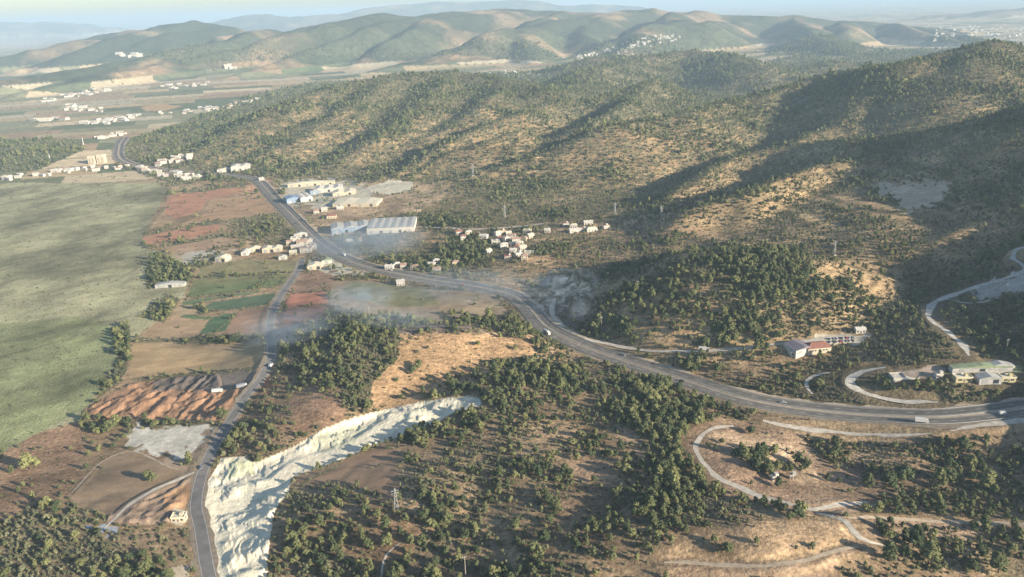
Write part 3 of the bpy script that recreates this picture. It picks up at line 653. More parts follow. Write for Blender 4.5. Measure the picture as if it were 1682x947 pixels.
YS = np.exp(np.linspace(math.log(240), math.log(30000), 2600))
def at(u, v):
    """the spot on the built land seen at a mark of the photograph"""
    d = FWD + RGT * ((u - 841) / FPX) + UPV * ((473.5 - v) / FPX); d = d / d[1]
    G = hz(d[0] * YS, YS); Z = CAM_H + d[2] * YS; b = Z < G; i = int(b.argmax()) if b.any() else len(YS) - 1; i = max(i, 1)
    g0, g1 = Z[i - 1] - G[i - 1], Z[i] - G[i]; t = min(max(g0 / (g0 - g1 + 1e-9), 0), 1); y = YS[i - 1] + (YS[i] - YS[i - 1]) * t
    return float(d[0] * y), float(y), float(hz(d[0] * y, y)[0])
BLOCK = []          # filled by buildings: (x, y, radius) kept clear of trees

# ------------------------------------------------------------------ road surfaces as ribbons on the levelled ground
def ribbon(name, P, offs, zlift, material, kind='structure', ragged=0):
    """offs: offsets across the line (m), left to right; one strip between each pair"""
    T = np.gradient(P[:, :2], axis=0); T /= np.linalg.norm(T, axis=1)[:, None] + 1e-9
    Nn = np.stack([T[:, 1], -T[:, 0]], 1)
    V = []; F = []; k = len(offs)
    for i in range(len(P)):
        for oi_, o_ in enumerate(offs):
            if ragged and oi_ in (0, k - 1): o_ = o_ * (1 + ragged * (float(fbm(np.float64(P[i, 0] / 11), np.float64(P[i, 1] / 11), 3, 200 + oi_)) - .15)) * min(1, .35 + .25 * min(i, len(P) - 1 - i))
            lift = zlift + max(0, (P[i, 1] - 500)) * 0.00012
            V.append((P[i, 0] + Nn[i, 0] * o_, P[i, 1] + Nn[i, 1] * o_, P[i, 2] + lift))
    for i in range(len(P) - 1):
        for j in range(k - 1):
            a = i * k + j; F.append((a, a + 1, a + k + 1, a + k))
    o = new_mesh(name, V, F, material)
    if kind: o['kind'] = kind
    return o
M_ASPH = mat('worn asphalt', (.135, .125, .11), .85, .15)
M_ASPH2 = mat('grey asphalt', (.165, .15, .13), .85, .2)
M_DUST = mat('pale dust', (.44, .36, .26), .95, .3)
M_DUSTD = mat('brown gravel shoulder', (.27, .22, .16), .95, .3)
M_CONC = mat('pale concrete', (.50, .47, .41), .9, .3)
M_WHITEDIRT = mat('white packed gravel', (.52, .47, .39), .95, .25)
M_PAINT = mat('road paint', (.72, .70, .66), .7)
P, w = LINES['highway']
PD = P.copy()
ribbon('highway_shoulder', P, [-14.5, -10.2], .10, M_DUST, ragged=.25); 
ribbon('highway_shoulder', P, [10.4, 14.5], .10, M_DUSTD, ragged=.25)
ribbon('highway_carriageway', P, [-10.2, -1.6], .14, M_ASPH)
ribbon('highway_carriageway', P, [1.6, 10.4], .14, M_ASPH2)
ribbon('highway_median', P, [-1.6, 1.6], .2, M_DUST)
for off in (-9.6, -2.2, 2.2, 9.8): ribbon('road_markings', P[14:], [off - .09, off + .09], .19, M_PAINT)
def rail(off, i0, i1, label):
    Pq = P[i0:i1]; T = np.gradient(Pq[:, :2], axis=0); T /= np.linalg.norm(T, axis=1)[:, None]; V = []; F = []
    for i, q in enumerate(Pq):
        x, y = q[0] + T[i, 1] * off, q[1] - T[i, 0] * off
        for dx, dz in ((-.08, .35), (.08, .35), (.08, .85), (-.08, .85)): V.append((x + T[i, 1] * dx, y - T[i, 0] * dx, q[2] + .14 + dz))
        if i:
            b = 4 * i - 4
            for k in range(4): F.append((b + k, b + (k + 1) % 4, b + 4 + (k + 1) % 4, b + 4 + k))
    e = empty('guard_rail', (0, 0, 0), 0, label, 'guard rail', 'guard rails of the highway'); new_mesh('rail', V, F, M_RAIL, e); V = []; F = []
    for i, q in enumerate(Pq):
        x, y = q[0] + T[i, 1] * off, q[1] - T[i, 0] * off; n = len(V)
        V += [(x + a, y + b, q[2] + c) for c in (0, .8) for a, b in ((-.07, -.07), (.07, -.07), (.07, .07), (-.07, .07))]; F += [(n + k, n + (k + 1) % 4, n + 4 + (k + 1) % 4, n + 4 + k) for k in range(4)]
    tag(new_mesh('posts', V, F, M_RAIL, e), kind='stuff')
M_RAIL = mat('galvanised rail', (.48, .48, .46), .45, metal=.5)
L_ = len(P)
rail(-10.1, L_ // 3, L_ - 2, 'galvanised guard rail on the hill side of the highway')
rail(10.2, L_ // 3, L_ - 2, 'galvanised guard rail on the valley side of the highway')
rail(0, L_ // 3, L_ - 2, 'galvanised guard rail along the pale median of the highway')
def dashes(name, P, off, ln, gap, width, z):
    s = np.r_[0, np.cumsum(np.hypot(*np.diff(P[:, :2], axis=0).T))]; V = []; F = []
    T = np.gradient(P[:, :2], axis=0); T /= np.linalg.norm(T, axis=1)[:, None]; t = 0
    while t < s[-1] - ln:
        q = []
        for tt in (t, t + ln):
            c = np.array([np.interp(tt, s, P[:, k]) for k in range(3)]); tx = np.interp(tt, s, T[:, 0]); ty = np.interp(tt, s, T[:, 1])
            for sd_ in (-width / 2, width / 2): q.append((c[0] + ty * (off + sd_), c[1] - tx * (off + sd_), c[2] + z + max(0, c[1] - 500) * .00012))
        b = len(V); V += q; F.append((b, b + 1, b + 3, b + 2)); t += ln + gap
    o = new_mesh(name, V, F, M_PAINT); o['kind'] = 'structure'
PH = P[len(P) // 3:]
dashes('road_markings', PH, -5.9, 4, 8, .2, .19); dashes('road_markings', PH, 6.0, 4, 8, .2, .19)
P, w = LINES['country']
ribbon('country_road_verge', P, [-6.2, 6.6], .08, M_DUSTD, ragged=.35)
ribbon('country_road', P, [-3.7, 3.7], .12, mat('patched asphalt', (.19, .18, .17), .85, .12))
for off in (-3.4, 3.4): ribbon('road_markings', P, [off - .08, off + .08], .16, M_PAINT)
P, w = LINES['service']; ribbon('service_road', P, [-2.8, 0, 2.8], .12, M_WHITEDIRT, ragged=.4)
for key, nm, hw, mt_ in (('hill', 'hill_road', 2.7, M_CONC), ('spur', 'dirt_track', 1.8, M_WHITEDIRT), ('loop', 'hill_road', 2.8, M_CONC), ('side', 'dirt_track', 1.6, M_CONC), ('knoll', 'dirt_track', 1.5, M_DUSTD),
                         ('lower', 'gravel_road', 3.3, M_WHITEDIRT), ('bowl', 'dirt_track', 2.2, M_WHITEDIRT), ('low track', 'dirt_track', 1.9, M_WHITEDIRT), ('east', 'dirt_track', 1.8, M_DUST),
                         ('bottom', 'dirt_track', 1.6, M_DUST), ('foot', 'footpath', .9, M_WHITEDIRT), ('industry', 'gravel_road', 2.4, M_CONC), ('marsh lane', 'dirt_track', 1.6, M_WHITEDIRT),
                         ('mound lane', 'dirt_track', 1.5, M_WHITEDIRT), ('field lane', 'footpath', .8, M_DUST), ('hilltop', 'dirt_track', 1.4, M_DUST)):
    ribbon(nm, LINES[key][0], [-hw, -hw * .4, hw * .3, hw], .1, mt_, ragged=.55)
# ------------------------------------------------------------------ trees
def ico(sub):
    import bmesh
    bm = bmesh.new(); bmesh.ops.create_icosphere(bm, subdivisions=sub, radius=1)
    V = np.array([v.co[:] for v in bm.verts]); F = np.array([[v.index for v in f.verts] for f in bm.faces]); bm.free(); return V, F
ICO1, ICO2 = ico(1), ico(2)
def crown_geo(seed, blobs, spread, height, blob_r, leaves, leaf, low, sub=1, taper=.5, lean=.12):
    """a crown of uneven leaf clumps round a dome, unit width about 1 and z from low to height"""
    r = np.random.default_rng(seed); VV = []; FF = []; n = 0
    lx, ly = r.normal(0, lean, 2)
    for k in range(blobs):
        t = (k + .5) / blobs if blobs > 1 else .5
        z = low + (height - low) * (t ** .85)
        w = spread * (1 - taper * t) * (1 if t > .12 else .8)
        a = k * 2.4 + r.uniform(-.5, .5); rad = w * math.sqrt(r.uniform(.15, 1)) * (1 if k < blobs - 1 else .2)
        c = np.array([math.cos(a) * rad + lx * t, math.sin(a) * rad + ly * t, z])
        br = blob_r * r.uniform(.7, 1.25) * (1 - .35 * t)
        V, F = (ICO2 if sub == 2 else ICO1)
        q = V * (1 + r.normal(0, .13, (len(V), 1))) * np.array([1, 1, .72]) * br * .86 + c
        VV.append(q); FF += [tuple(f + n) for f in F]; n += len(q)
        for _ in range(leaves):
            d = r.normal(0, 1, 3); d[2] = d[2] * .8 + .25; d /= np.linalg.norm(d)
            p = c + d * np.array([1, 1, .78]) * br * r.uniform(.85, 1.22)
            e1 = np.cross(d, r.normal(0, 1, 3)); e1 /= np.linalg.norm(e1) + 1e-6; e2 = np.cross(d, e1) * .6 + d * r.uniform(-.5, .7)
            s_ = leaf * r.uniform(.6, 1.4)
            VV.append(np.array([p - e1 * s_, p + e1 * s_ * .9 - e2 * s_ * .3, p + e2 * s_ * 1.2])); FF.append((n, n + 1, n + 2)); n += 3
    return np.vstack(VV), FF
def foliage_mat(name, lo, hi, shade=.75):
    mt = bpy.data.materials.new(name); mt.use_nodes = True; nt = mt.node_tree; b = nt.nodes['Principled BSDF']; L = nt.links
    b.inputs['Roughness'].default_value = .85; b.inputs['Specular IOR Level'].default_value = .12
    oi = nt.nodes.new('ShaderNodeObjectInfo'); r = nt.nodes.new('ShaderNodeValToRGB'); L.new(oi.outputs['Random'], r.inputs[0])
    e = r.color_ramp.elements; e[0].color = (*lo, 1); e[1].color = (*hi, 1)
    mid = e.new(.55); mid.color = tuple((a * .6 + c * .4) for a, c in zip(lo, hi)) + (1,)
    g = nt.nodes.new('ShaderNodeNewGeometry'); n = nt.nodes.new('ShaderNodeTexNoise'); n.inputs['Scale'].default_value = .9; n.inputs['Detail'].default_value = 3
    L.new(g.outputs['Position'], n.inputs['Vector'])
    mr = nt.nodes.new('ShaderNodeMapRange'); mr.inputs[1].default_value = .3; mr.inputs[2].default_value = .7; mr.inputs[3].default_value = .65; mr.inputs[4].default_value = 1.3; L.new(n.outputs['Fac'], mr.inputs[0])
    vm = nt.nodes.new('ShaderNodeVectorMath'); vm.operation = 'SCALE'; L.new(r.outputs[0], vm.inputs[0]); L.new(mr.outputs[0], vm.inputs['Scale']); L.new(vm.outputs[0], b.inputs['Base Color'])
    return mt
M_PINE = foliage_mat('pine foliage', (.058, .080, .040), (.215, .220, .095))
M_SCRUB = foliage_mat('maquis foliage', (.085, .10, .058), (.215, .215, .125))
M_BARK = mat('bark', (.13, .09, .06), .95, 1.5)
def tree_mesh(name, seed, kind, far=False):
    if kind == 'pine': V, F = crown_geo(seed, 5 if far else 15, .40, .80, .32 if far else .22, 10 if far else 34, .10 if far else .055, .26, 1, .45)
    elif kind == 'tall': V, F = crown_geo(seed, 6 if far else 17, .34, 1.08, .28 if far else .19, 10 if far else 34, .10 if far else .05, .26, 1, .66)
    else: V, F = crown_geo(seed, 3 if far else 8, .30, .62, .30 if far else .21, 8 if far else 26, .10 if far else .055, .12, 1, .45)
    me = bpy.data.meshes.new(name); me.from_pydata([tuple(map(float, p)) for p in V], [], [tuple(map(int, f)) for f in F]); me.materials.append(M_SCRUB if kind == 'bush' else M_PINE); me.update(); return me
def trunk_mesh(name, seed):
    r = random.Random(seed); V = []; F = []; rings = [(0, .035), (.15, .028), (.45, .022), (.8, .012), (1.0, .004)]; x = y = 0
    for z, rd in rings:
        for k in range(6): V.append((x + rd * math.cos(k * 1.047), y + rd * math.sin(k * 1.047), z - .05))
        x += r.uniform(-.02, .02); y += r.uniform(-.02, .02)
    for i in range(len(rings) - 1):
        for k in range(6): a = i * 6 + k; b = i * 6 + (k + 1) % 6; F.append((a, b, b + 6, a + 6))
    for q in range(5):           # limbs
        a = q * 2.4 + r.random(); z = .3 + q * .12; L_ = .3 - q * .03; b = len(V)
        ex, ey, ez = math.cos(a) * L_, math.sin(a) * L_, z + .15
        V += [(0, 0, z), (.012 * -math.sin(a), .012 * math.cos(a), z), (0, 0, z + .02), (ex, ey, ez)]; F += [(b, b + 1, b + 3), (b + 1, b + 2, b + 3), (b + 2, b, b + 3)]
    me = bpy.data.meshes.new(name); me.from_pydata(V, [], F); me.materials.append(M_BARK); me.update(); return me

def visible_ok(X, Y, Z, n=60):
    """rough test that land does not hide a point from the camera"""
    ok = np.ones(len(X), bool)
    for t in np.linspace(.25, .97, n):
        ok &= (CAM_H + (Z - CAM_H) * t) > hz(X * t, Y * t) - 1.0
    return ok

def road_mask(X, Y):
    ok = np.ones(len(X), bool)
    for key, (P, w) in LINES.items():
        R = w / 2 + (5.5 if key in ('bowl', 'low track', 'bottom', 'lower', 'quarry', 'hill', 'loop') else 1.8)
        mk = np.nonzero((X > P[:, 0].min() - R) & (X < P[:, 0].max() + R) & (Y > P[:, 1].min() - R) & (Y < P[:, 1].max() + R))[0]
        if not len(mk): continue
        bd = np.full(len(mk), 1e9)
        for s0 in range(len(P) - 1):
            x = X[mk]; y = Y[mk]; A_, B_ = P[s0], P[s0 + 1]
            near = np.nonzero((np.abs(x - A_[0]) < R + 12) & (np.abs(y - A_[1]) < R + 12))[0]
            if len(near):
                d, _ = seg_dist(x[near], y[near], A_, B_); bd[near] = np.minimum(bd[near], d)
        ok[mk[bd < R]] = False
    return ok

bands = [(255, 720, 3.0, .9), (720, 1300, 3.7, .9), (1300, 2400, 5.5, 1.22), (2400, 3600, 8.2, 1.7), (3600, 4600, 12, 2.0)]
TX = []; TS = []; TK = []
for y0, y1, s, k in bands:
    xm = y1 * (.84 if y0 < 1300 else .74)
    gx = np.arange(-xm, xm, s); gy = np.arange(y0, y1, s)
    X, Y = np.meshgrid(gx, gy); X = (X + rng.uniform(-.48, .48, X.shape) * s).ravel(); Y = (Y + rng.uniform(-.48, .48, Y.shape) * s).ravel()
    mk = np.abs(X / Y) < (.84 if y0 < 1300 else .72); X = X[mk]; Y = Y[mk]
    Z = hz(X, Y); i, j, u, v = cover_at(X, Y, Z, 1.5)
    d = dens[i, j].copy(); sp = spec[i, j]; cc = cls[i, j]
    if y0 >= 3600: d = np.where(cc == 2, d, .75) * np.where(Z > 25, 1, .04)
    cl = fbm(X / 17, Y / 17, 3, 101) * .6 + fbm(X / 90, Y / 90, 2, 105) * .4
    terr = np.where((sp == 0) & (Z > 18) & (Y > 850), (vnoise(X / 55, Z / 1.7, 111) - .5) * .95, 0)
    tm_ = np.clip(fbm(X / 130, Y / 130, 2, 145) * 2 + .75, 0, 1) * ((sp == 0) & (Y > 620) & (Y < 1700) & (Z > 17))
    terr = terr - np.clip(np.sin(Z * 1.75 + fbm(X / 70, Y / 70, 3, 141) * 3.5) * 1.6, -1, 1) * .30 * tm_
    amp = .85 if y0 < 700 else .5
    p = np.where(d > .9, .97, np.where(d < .03, 0, np.clip(d + cl * amp + terr + np.where(Y > 1000, .20, .05), 0.03 if y0 < 3000 else 0, 1)))
    p = np.where((d > .75) & (Y > 1050), np.clip(p + .25, 0, .97), p)
    p = np.where((d > 0) & (d < .2), np.clip(d * (.7 + cl), 0, 1), p)
    # orchards stand in rows
    orch = (sp == 2) & (cc != 2)
    p = np.where(orch, np.where(np.abs(((X * .8 + Y * .6) / 7) % 1 - .5) < .32, d * 1.3, 0), p)
    ok = rng.random(len(X)) < p
    X, Y, sp, d = X[ok], Y[ok], sp[ok], d[ok]
    rm = road_mask(X, Y); X, Y, sp, d = X[rm], Y[rm], sp[rm], d[rm]
    # species: pines dominate the woods, scrub elsewhere
    patch = fbm(X / 60, Y / 60, 3, 121)
    pine = rng.random(len(X)) < np.where(sp == 1, np.clip(.52 + patch * .9, .1, 1), np.where(sp == 0, np.clip(.32 + patch * .6, .04, .7), 0))
    size = np.where(pine, rng.gamma(9, (4.3 if y0 < 700 else 3.7) / 9, len(X)) * (1 + .5 * np.clip(patch, 0, 1)), rng.gamma(7, (2.9 if y0 < 700 else 2.8) / 7, len(X))) * k
    size = np.where((Y > 1000) & pine, size * .92, size); size = np.where(sp == 3, size * .8, size); size = np.where((sp == 3) | ((d < .3) & (d > .03) & ~pine), size * .68, size)
    size = np.where(Y > 1250, size * 1.14, size)
    tall = pine & (rng.random(len(X)) < .35)
    TX.append(np.stack([X, Y], 1)); TS.append(size); TK.append(np.where(tall, 1, np.where(pine, 0, 2)))
# single trees and bushes that the photograph shows on their own: (u, v, size, kind)
LONE = [(51, 770, 14, 0), (251, 790, 9, 0), (31, 735, 5, 2), (505, 588, 9, 1), (516, 580, 8, 1), (498, 612, 8, 0), (512, 598, 7, 0), (620, 850, 6, 0), (700, 850, 6, 1), (1182, 906, 6, 2), (1335, 900, 6, 2),
        (1310, 762, 9, 0), (1320, 770, 8, 0), (1425, 800, 9, 1), (1545, 845, 9, 1), (1390, 848, 5, 2), (780, 870, 6, 0), (690, 820, 5, 0), (1585, 742, 11, 1), (1480, 790, 13, 0), (1460, 800, 12, 0), (1555, 790, 13, 0), (1540, 800, 12, 1),
        (1620, 800, 12, 1), (1500, 900, 12, 1), (1525, 925, 13, 1), (1460, 920, 11, 1), (1640, 940, 12, 1), (360, 700, 4, 2), (170, 770, 4, 2)]
lp = np.array([at(a, b) for a, b, _, _ in LONE])
TX.append(lp[:, :2]); TS.append(np.array([l[2] for l in LONE], float)); TK.append(np.array([l[3] for l in LONE]))
TX = np.vstack(TX); TS = np.concatenate(TS); TK = np.concatenate(TK); TZ = hz(TX[:, 0], TX[:, 1])
# ------------------------------------------------------------------ buildings
M_WALLW = mat('white render', (.50, .475, .42), .9, .4, dark=.85); M_WALLF = mat('sun bleached render', (.46, .44, .40), .9, .4, dark=.85); M_WALLC = mat('cream render', (.50, .44, .33), .9, .4, dark=.85); M_WALLG = mat('grey render', (.42, .41, .39), .9, .4)
M_WALLB = mat('blue sheet wall', (.22, .29, .38), .6, .3); M_WALLY = mat('yellow render', (.46, .41, .24), .9, .4, dark=.85)
M_TILE = mat('red clay tiles', (.28, .13, .10), .85, .7); M_TILEP = mat('faded clay tiles', (.40, .27, .21), .85, .7); M_SLATE = mat('purple grey roof', (.20, .18, .21), .8, .5)
M_ROOFW = mat('whitewashed roof', (.54, .51, .45), .85, .3, dark=.85); M_ROOFG = mat('grey sheet roof', (.36, .36, .34), .6, .15, dark=.85); M_ROOFC = mat('cream sheet roof', (.62, .56, .42), .7, .15, dark=.85)
M_ROOFGR = mat('green sheet roof', (.26, .31, .19), .7, .2); M_ROOFT = mat('tan sheet roof', (.50, .38, .26), .8, .3); M_SKYL = mat('skylight sheet', (.47, .46, .42), .5)
M_GLASS = mat('dark window glass', (.04, .05, .06), .25, spec=.5); M_DOOR = mat('painted door', (.16, .12, .10), .7); M_STEEL = mat('galvanised steel', (.42, .43, .42), .5, metal=.4)
M_WOODP = mat('weathered wood pole', (.36, .32, .27), .9); M_BLUE = mat('blue panel', (.20, .28, .38), .5)

def boxv(x0, x1, y0, y1, z0, z1): return [(x0, y0, z0), (x1, y0, z0), (x1, y1, z0), (x0, y1, z0), (x0, y0, z1), (x1, y0, z1), (x1, y1, z1), (x0, y1, z1)]
BOXF = [(0, 3, 2, 1), (4, 5, 6, 7), (0, 1, 5, 4), (1, 2, 6, 5), (2, 3, 7, 6), (3, 0, 4, 7)]
class MB:
    def __init__(s): s.V = []; s.F = []
    def box(s, *a):
        n = len(s.V); s.V += boxv(*a); s.F += [tuple(i + n for i in f) for f in BOXF]; return s
    def gable(s, x0, x1, y0, y1, z0, z1, ov=.4, th=.18, hip=0):
        """gable or hip roof, ridge along x"""
        n = len(s.V); ym = (y0 + y1) / 2; a, b, c, d = x0 - ov, x1 + ov, y0 - ov, y1 + ov
        s.V += [(a, c, z0), (b, c, z0), (b, d, z0), (a, d, z0), (a + hip, ym, z1), (b - hip, ym, z1), (a, c, z0 - th), (b, c, z0 - th), (b, d, z0 - th), (a, d, z0 - th)]
        s.F += [tuple(i + n for i in f) for f in [(0, 1, 5, 4), (2, 3, 4, 5), (1, 2, 5), (3, 0, 4), (6, 9, 8, 7), (0, 6, 7, 1), (1, 7, 8, 2), (2, 8, 9, 3), (3, 9, 6, 0)]]; return s
    def build(s, name, m_, parent=None): return new_mesh(name, s.V, s.F, m_, parent)

def footing(x, y, w, d, rz):
    q = [(x + sx * w / 2 * math.cos(rz) - sy * d / 2 * math.sin(rz), y + sx * w / 2 * math.sin(rz) + sy * d / 2 * math.cos(rz)) for sx in (-1, 1) for sy in (-1, 1)]
    return float(min(hz([a for a, b in q], [b for a, b in q]))), float(hz(x, y)[0])
def house(name, pos, w, d, h, rz, wall, roof, style, label, cat, group=None, windows=2, door=True, floors=1):
    x, y, z = pos; zl, zc = footing(x, y, w, d, rz); BLOCK.append((x, y, max(w, d) * .45))
    e = empty(name, (x, y, zc), rz, label, cat, group); base = zl - zc - .6
    MB().box(-w / 2, w / 2, -d / 2, d / 2, base, h).build('wall', wall, e)
    if style == 'flat':
        r = MB().box(-w / 2 - .25, w / 2 + .25, -d / 2 - .25, d / 2 + .25, h, h + .3)
        for a in ((-w / 2 - .25, w / 2 + .25, -d / 2 - .25, -d / 2 + .05), (-w / 2 - .25, w / 2 + .25, d / 2 - .05, d / 2 + .25)): r.box(*a, h + .3, h + .9)
        for a in ((-w / 2 - .25, -w / 2 + .05, -d / 2 + .05, d / 2 - .05), (w / 2 - .05, w / 2 + .25, -d / 2 + .05, d / 2 - .05)): r.box(*a, h + .3, h + .9)
        ro = r.build('roof', roof, e); MB().box(w * .1, w * .1 + 2.2, -1, 1.4, h + .3, h + 2.2).build('stair_head', wall, ro)
    elif style == 'gable':
        n = MB().gable(-w / 2, w / 2, -d / 2, d / 2, h + .1, h + .1 + d * .22); ro = n.build('roof', roof, e)
        MB().box(w * .22, w * .22 + .8, d * .12, d * .12 + .8, h, h + d * .22 + .9).build('chimney', wall, ro)
    else:
        MB().gable(-w / 2, w / 2, -d / 2, d / 2, h + .1, h + .1 + d * .22, hip=min(w, d) * .45).build('roof', roof, e)
    if door: MB().box(-.55, .55, -d / 2 - .06, -d / 2 + .1, 0, 2.1).build('door', M_DOOR, e)
    for f in range(floors):
        zz = 1.0 + f * 3.0
        for k in range(windows):
            sx = (-1 if k % 2 == 0 else 1) * w * (.3 - .12 * (k // 2)); MB().box(sx - .7, sx + .7, -d / 2 - .05, -d / 2 + .1, zz, zz + 1.3).build('window', M_GLASS, e)
        if windows: MB().box(w / 2 - .1, w / 2 + .05, -.7, .7, zz, zz + 1.3).build('window', M_GLASS, e)
    return e
def hall(name, pos, w, d, h, rz, wall, roof, label, cat, bays=1, strips=(), doors=3, group=None, rise=.12, low=False):
    """industrial hall: one or more shallow gabled bays with ridges along y, roller doors, roof-light strips"""
    x, y, z = pos; zl, zc = footing(x, y, w, d, rz); e = empty(name, (x, y, zc), rz, label, cat, group); base = zl - zc - .6; rise = min(rise, 2.0 / (w / bays))
    for k in range(3): 
        for j in range(3): BLOCK.append((x + (k - 1) * w / 3 * math.cos(rz) - (j - 1) * d / 3 * math.sin(rz), y + (k - 1) * w / 3 * math.sin(rz) + (j - 1) * d / 3 * math.cos(rz), max(w, d) / 5 + 2))
    MB().box(-w / 2, w / 2, -d / 2, d / 2, base, h).build('wall', wall, e)
    bw = w / bays; V = []; F = []
    for b in range(bays):
        x0 = -w / 2 + b * bw; x1 = x0 + bw; xm = (x0 + x1) / 2; n = len(V); o_ = .5
        V += [(x0, -d / 2 - o_, h + .05), (xm, -d / 2 - o_, h + bw * rise), (x1, -d / 2 - o_, h + .05), (x0, d / 2 + o_, h + .05), (xm, d / 2 + o_, h + bw * rise), (x1, d / 2 + o_, h + .05)]
        F += [(n, n + 1, n + 4, n + 3), (n + 1, n + 2, n + 5, n + 4), (n, n + 2, n + 1), (n + 3, n + 4, n + 5), (n, n + 3, n + 5, n + 2)]
    ro = new_mesh('roof', V, F, roof, e)
    for b in range(bays):       # each bay: roof lights laid just above the sheet
        xm = -w / 2 + (b + .5) * bw
        for sg in strips:
            V = []; F = []
            xa, xb = xm + bw * .5 * sg - .07 * bw, xm + bw * .5 * sg + .07 * bw
            za, zb_ = [h + .05 + (bw * rise - .05) * (1 - abs(q - xm) / (bw / 2)) + .08 for q in (xa, xb)]
            V = [(xa, -d / 2 + 1, za), (xb, -d / 2 + 1, zb_), (xb, d / 2 - 1, zb_), (xa, d / 2 - 1, za)]; F = [(0, 1, 2, 3)]
            new_mesh('skylight', V, F, M_SKYL, e)
    for k in range(doors):
        xx = -w / 2 + (k + .5) * w / doors; MB().box(xx - 2, xx + 2, -d / 2 - .12, -d / 2 + .1, 0, min(4, h - .8)).build('roller_door', M_GLASS if k % 2 else M_STEEL, e)
    return e

R_ = RAD
hall('factory_hall', at(512, 304), 84, 13, 6, R_(6), M_WALLC, M_ROOFC, 'very long narrow cream factory hall at the back of the factory yard', 'factory', bays=1, strips=(), doors=6)
hall('factory_hall', at(500, 328), 20, 34, 8, R_(28), M_WALLW, M_ROOFW, 'white factory hall with bright gable end in front of the long cream hall', 'factory', bays=2, strips=(), doors=2)
hall('factory_hall', at(480, 331), 22, 22, 8, R_(28), M_WALLB, M_BLUE, 'blue clad factory hall beside the highway at the white factory', 'factory', bays=1, strips=(), doors=2)
hall('factory_hall', at(516, 318), 15, 12, 6, R_(20), M_WALLB, M_ROOFG, 'small blue factory shed behind the white gable hall', 'factory', bays=1, doors=1)
hall('factory_hall', at(541, 312), 48, 28, 6, R_(10), M_WALLW, M_ROOFW, 'white roofed factory hall of three bays behind the storage yard', 'factory', bays=3, strips=(), doors=3)
hall('factory_hall', at(566, 318), 38, 24, 5, R_(8), M_WALLC, M_ROOFC, 'cream roofed low factory hall next to the three bay hall', 'factory', bays=2, doors=2)
hall('storage_hall', at(588, 334), 72, 38, 4.5, R_(-6), M_WALLC, M_ROOFC, 'widest cream roofed low storage hall at the right of the factory yard', 'factory', bays=2, rise=.03, doors=4)
hall('warehouse', at(577, 377), 56, 28, 7.5, R_(14), M_WALLB, M_ROOFG, 'blue walled warehouse with tan strip across its grey roof', 'warehouse', bays=3, strips=(-.5,), doors=4)
hall('warehouse', at(645, 374), 66, 54, 8, R_(2), M_WALLW, M_ROOFG, 'large warehouse with striped grey roof and white front', 'warehouse', bays=6, strips=(.5,), doors=5, rise=.05)
hall('small_shed', at(494, 388), 18, 6, 4, R_(8), M_WALLW, M_ROOFW, 'long white roadside shed on the field side of the highway', 'shed', doors=2)
hall('workshop', at(404, 417), 9, 14, 5, R_(5), M_WALLW, M_ROOFW, 'white workshop at the field end of the workshop row', 'workshop', doors=1)
hall('workshop', at(419, 412), 15, 9, 5, R_(8), M_WALLC, M_ROOFC, 'cream workshop second in the workshop row', 'workshop', doors=2)
hall('workshop', at(448, 412), 25, 12, 5.5, R_(6), M_WALLC, M_ROOFC, 'long cream workshop in the middle of the workshop row', 'workshop', bays=2, doors=3)
hall('workshop', at(465, 425), 10, 6, 4, R_(6), M_WALLW, M_ROOFW, 'small white workshop in front of the workshop row', 'workshop', doors=1)
hall('farm_shed', at(367, 427), 15, 14, 5, R_(-12), M_WALLC, M_ROOFC, 'cream farm shed beside the pale yard and dark trees', 'shed', doors=2)
hall('green_shed', at(537, 431), 12, 9, 4.5, R_(10), M_WALLW, M_ROOFGR, 'bright green roofed shed near the road junction', 'shed', doors=1)
hall('junction_depot', at(518, 440), 18, 12, 5, R_(6), M_WALLC, M_ROOFC, 'cream depot at the road junction', 'depot', doors=2)
for k, (u, v, w, d, h, f) in enumerate([(486, 397, 12, 9, 6, 2), (497, 402, 14, 9, 6, 2), (508, 399, 9, 8, 5, 1), (489, 409, 16, 8, 5, 1), (503, 413, 15, 9, 6, 2), (482, 417, 9, 8, 4, 1), (515, 408, 8, 8, 5, 1), (476, 401, 8, 7, 5, 1)]):
    house('roadside_house', at(u, v), w, d, h, R_(8), [M_WALLW, M_WALLC][k % 2], [M_ROOFW, M_TILEP, M_ROOFC][k % 3], ['flat', 'gable'][k % 2],
          f"{['white', 'cream'][k % 2]} {['flat roofed', 'gabled'][k % 2]} building, {['first', 'second', 'third', 'fourth', 'fifth', 'sixth', 'seventh', 'eighth'][k]} of the roadside cluster above the junction", 'house', 'buildings above the road junction', floors=f)
for u, v, w, lab in [(575, 399, 9, 'white house on the left of the pair below the blue warehouse'), (590, 397, 8, 'white house on the right of the pair below the blue warehouse'),
                     (658, 467, 9, 'lone white house in the field below the highway'), (430, 296, 9, 'white house where the highway bends at the red earth'),
                     (559, 343, 11, 'cream house between the factory yard and blue warehouse'), (533, 346, 9, 'white house beside the highway near the factory'), (520, 350, 8, 'small white house closest to the highway near the factory')]:
    house('house', at(u, v), w, 8, 4.5, R_(10), M_WALLW, M_ROOFW if w != 8 else M_TILEP, 'gable' if w != 11 else 'flat', lab, 'house')
house('lodge', at(545, 357), 14, 10, 4, R_(4), M_WALLC, M_TILE, 'hip', 'dull red roofed building behind the blue warehouse', 'house')
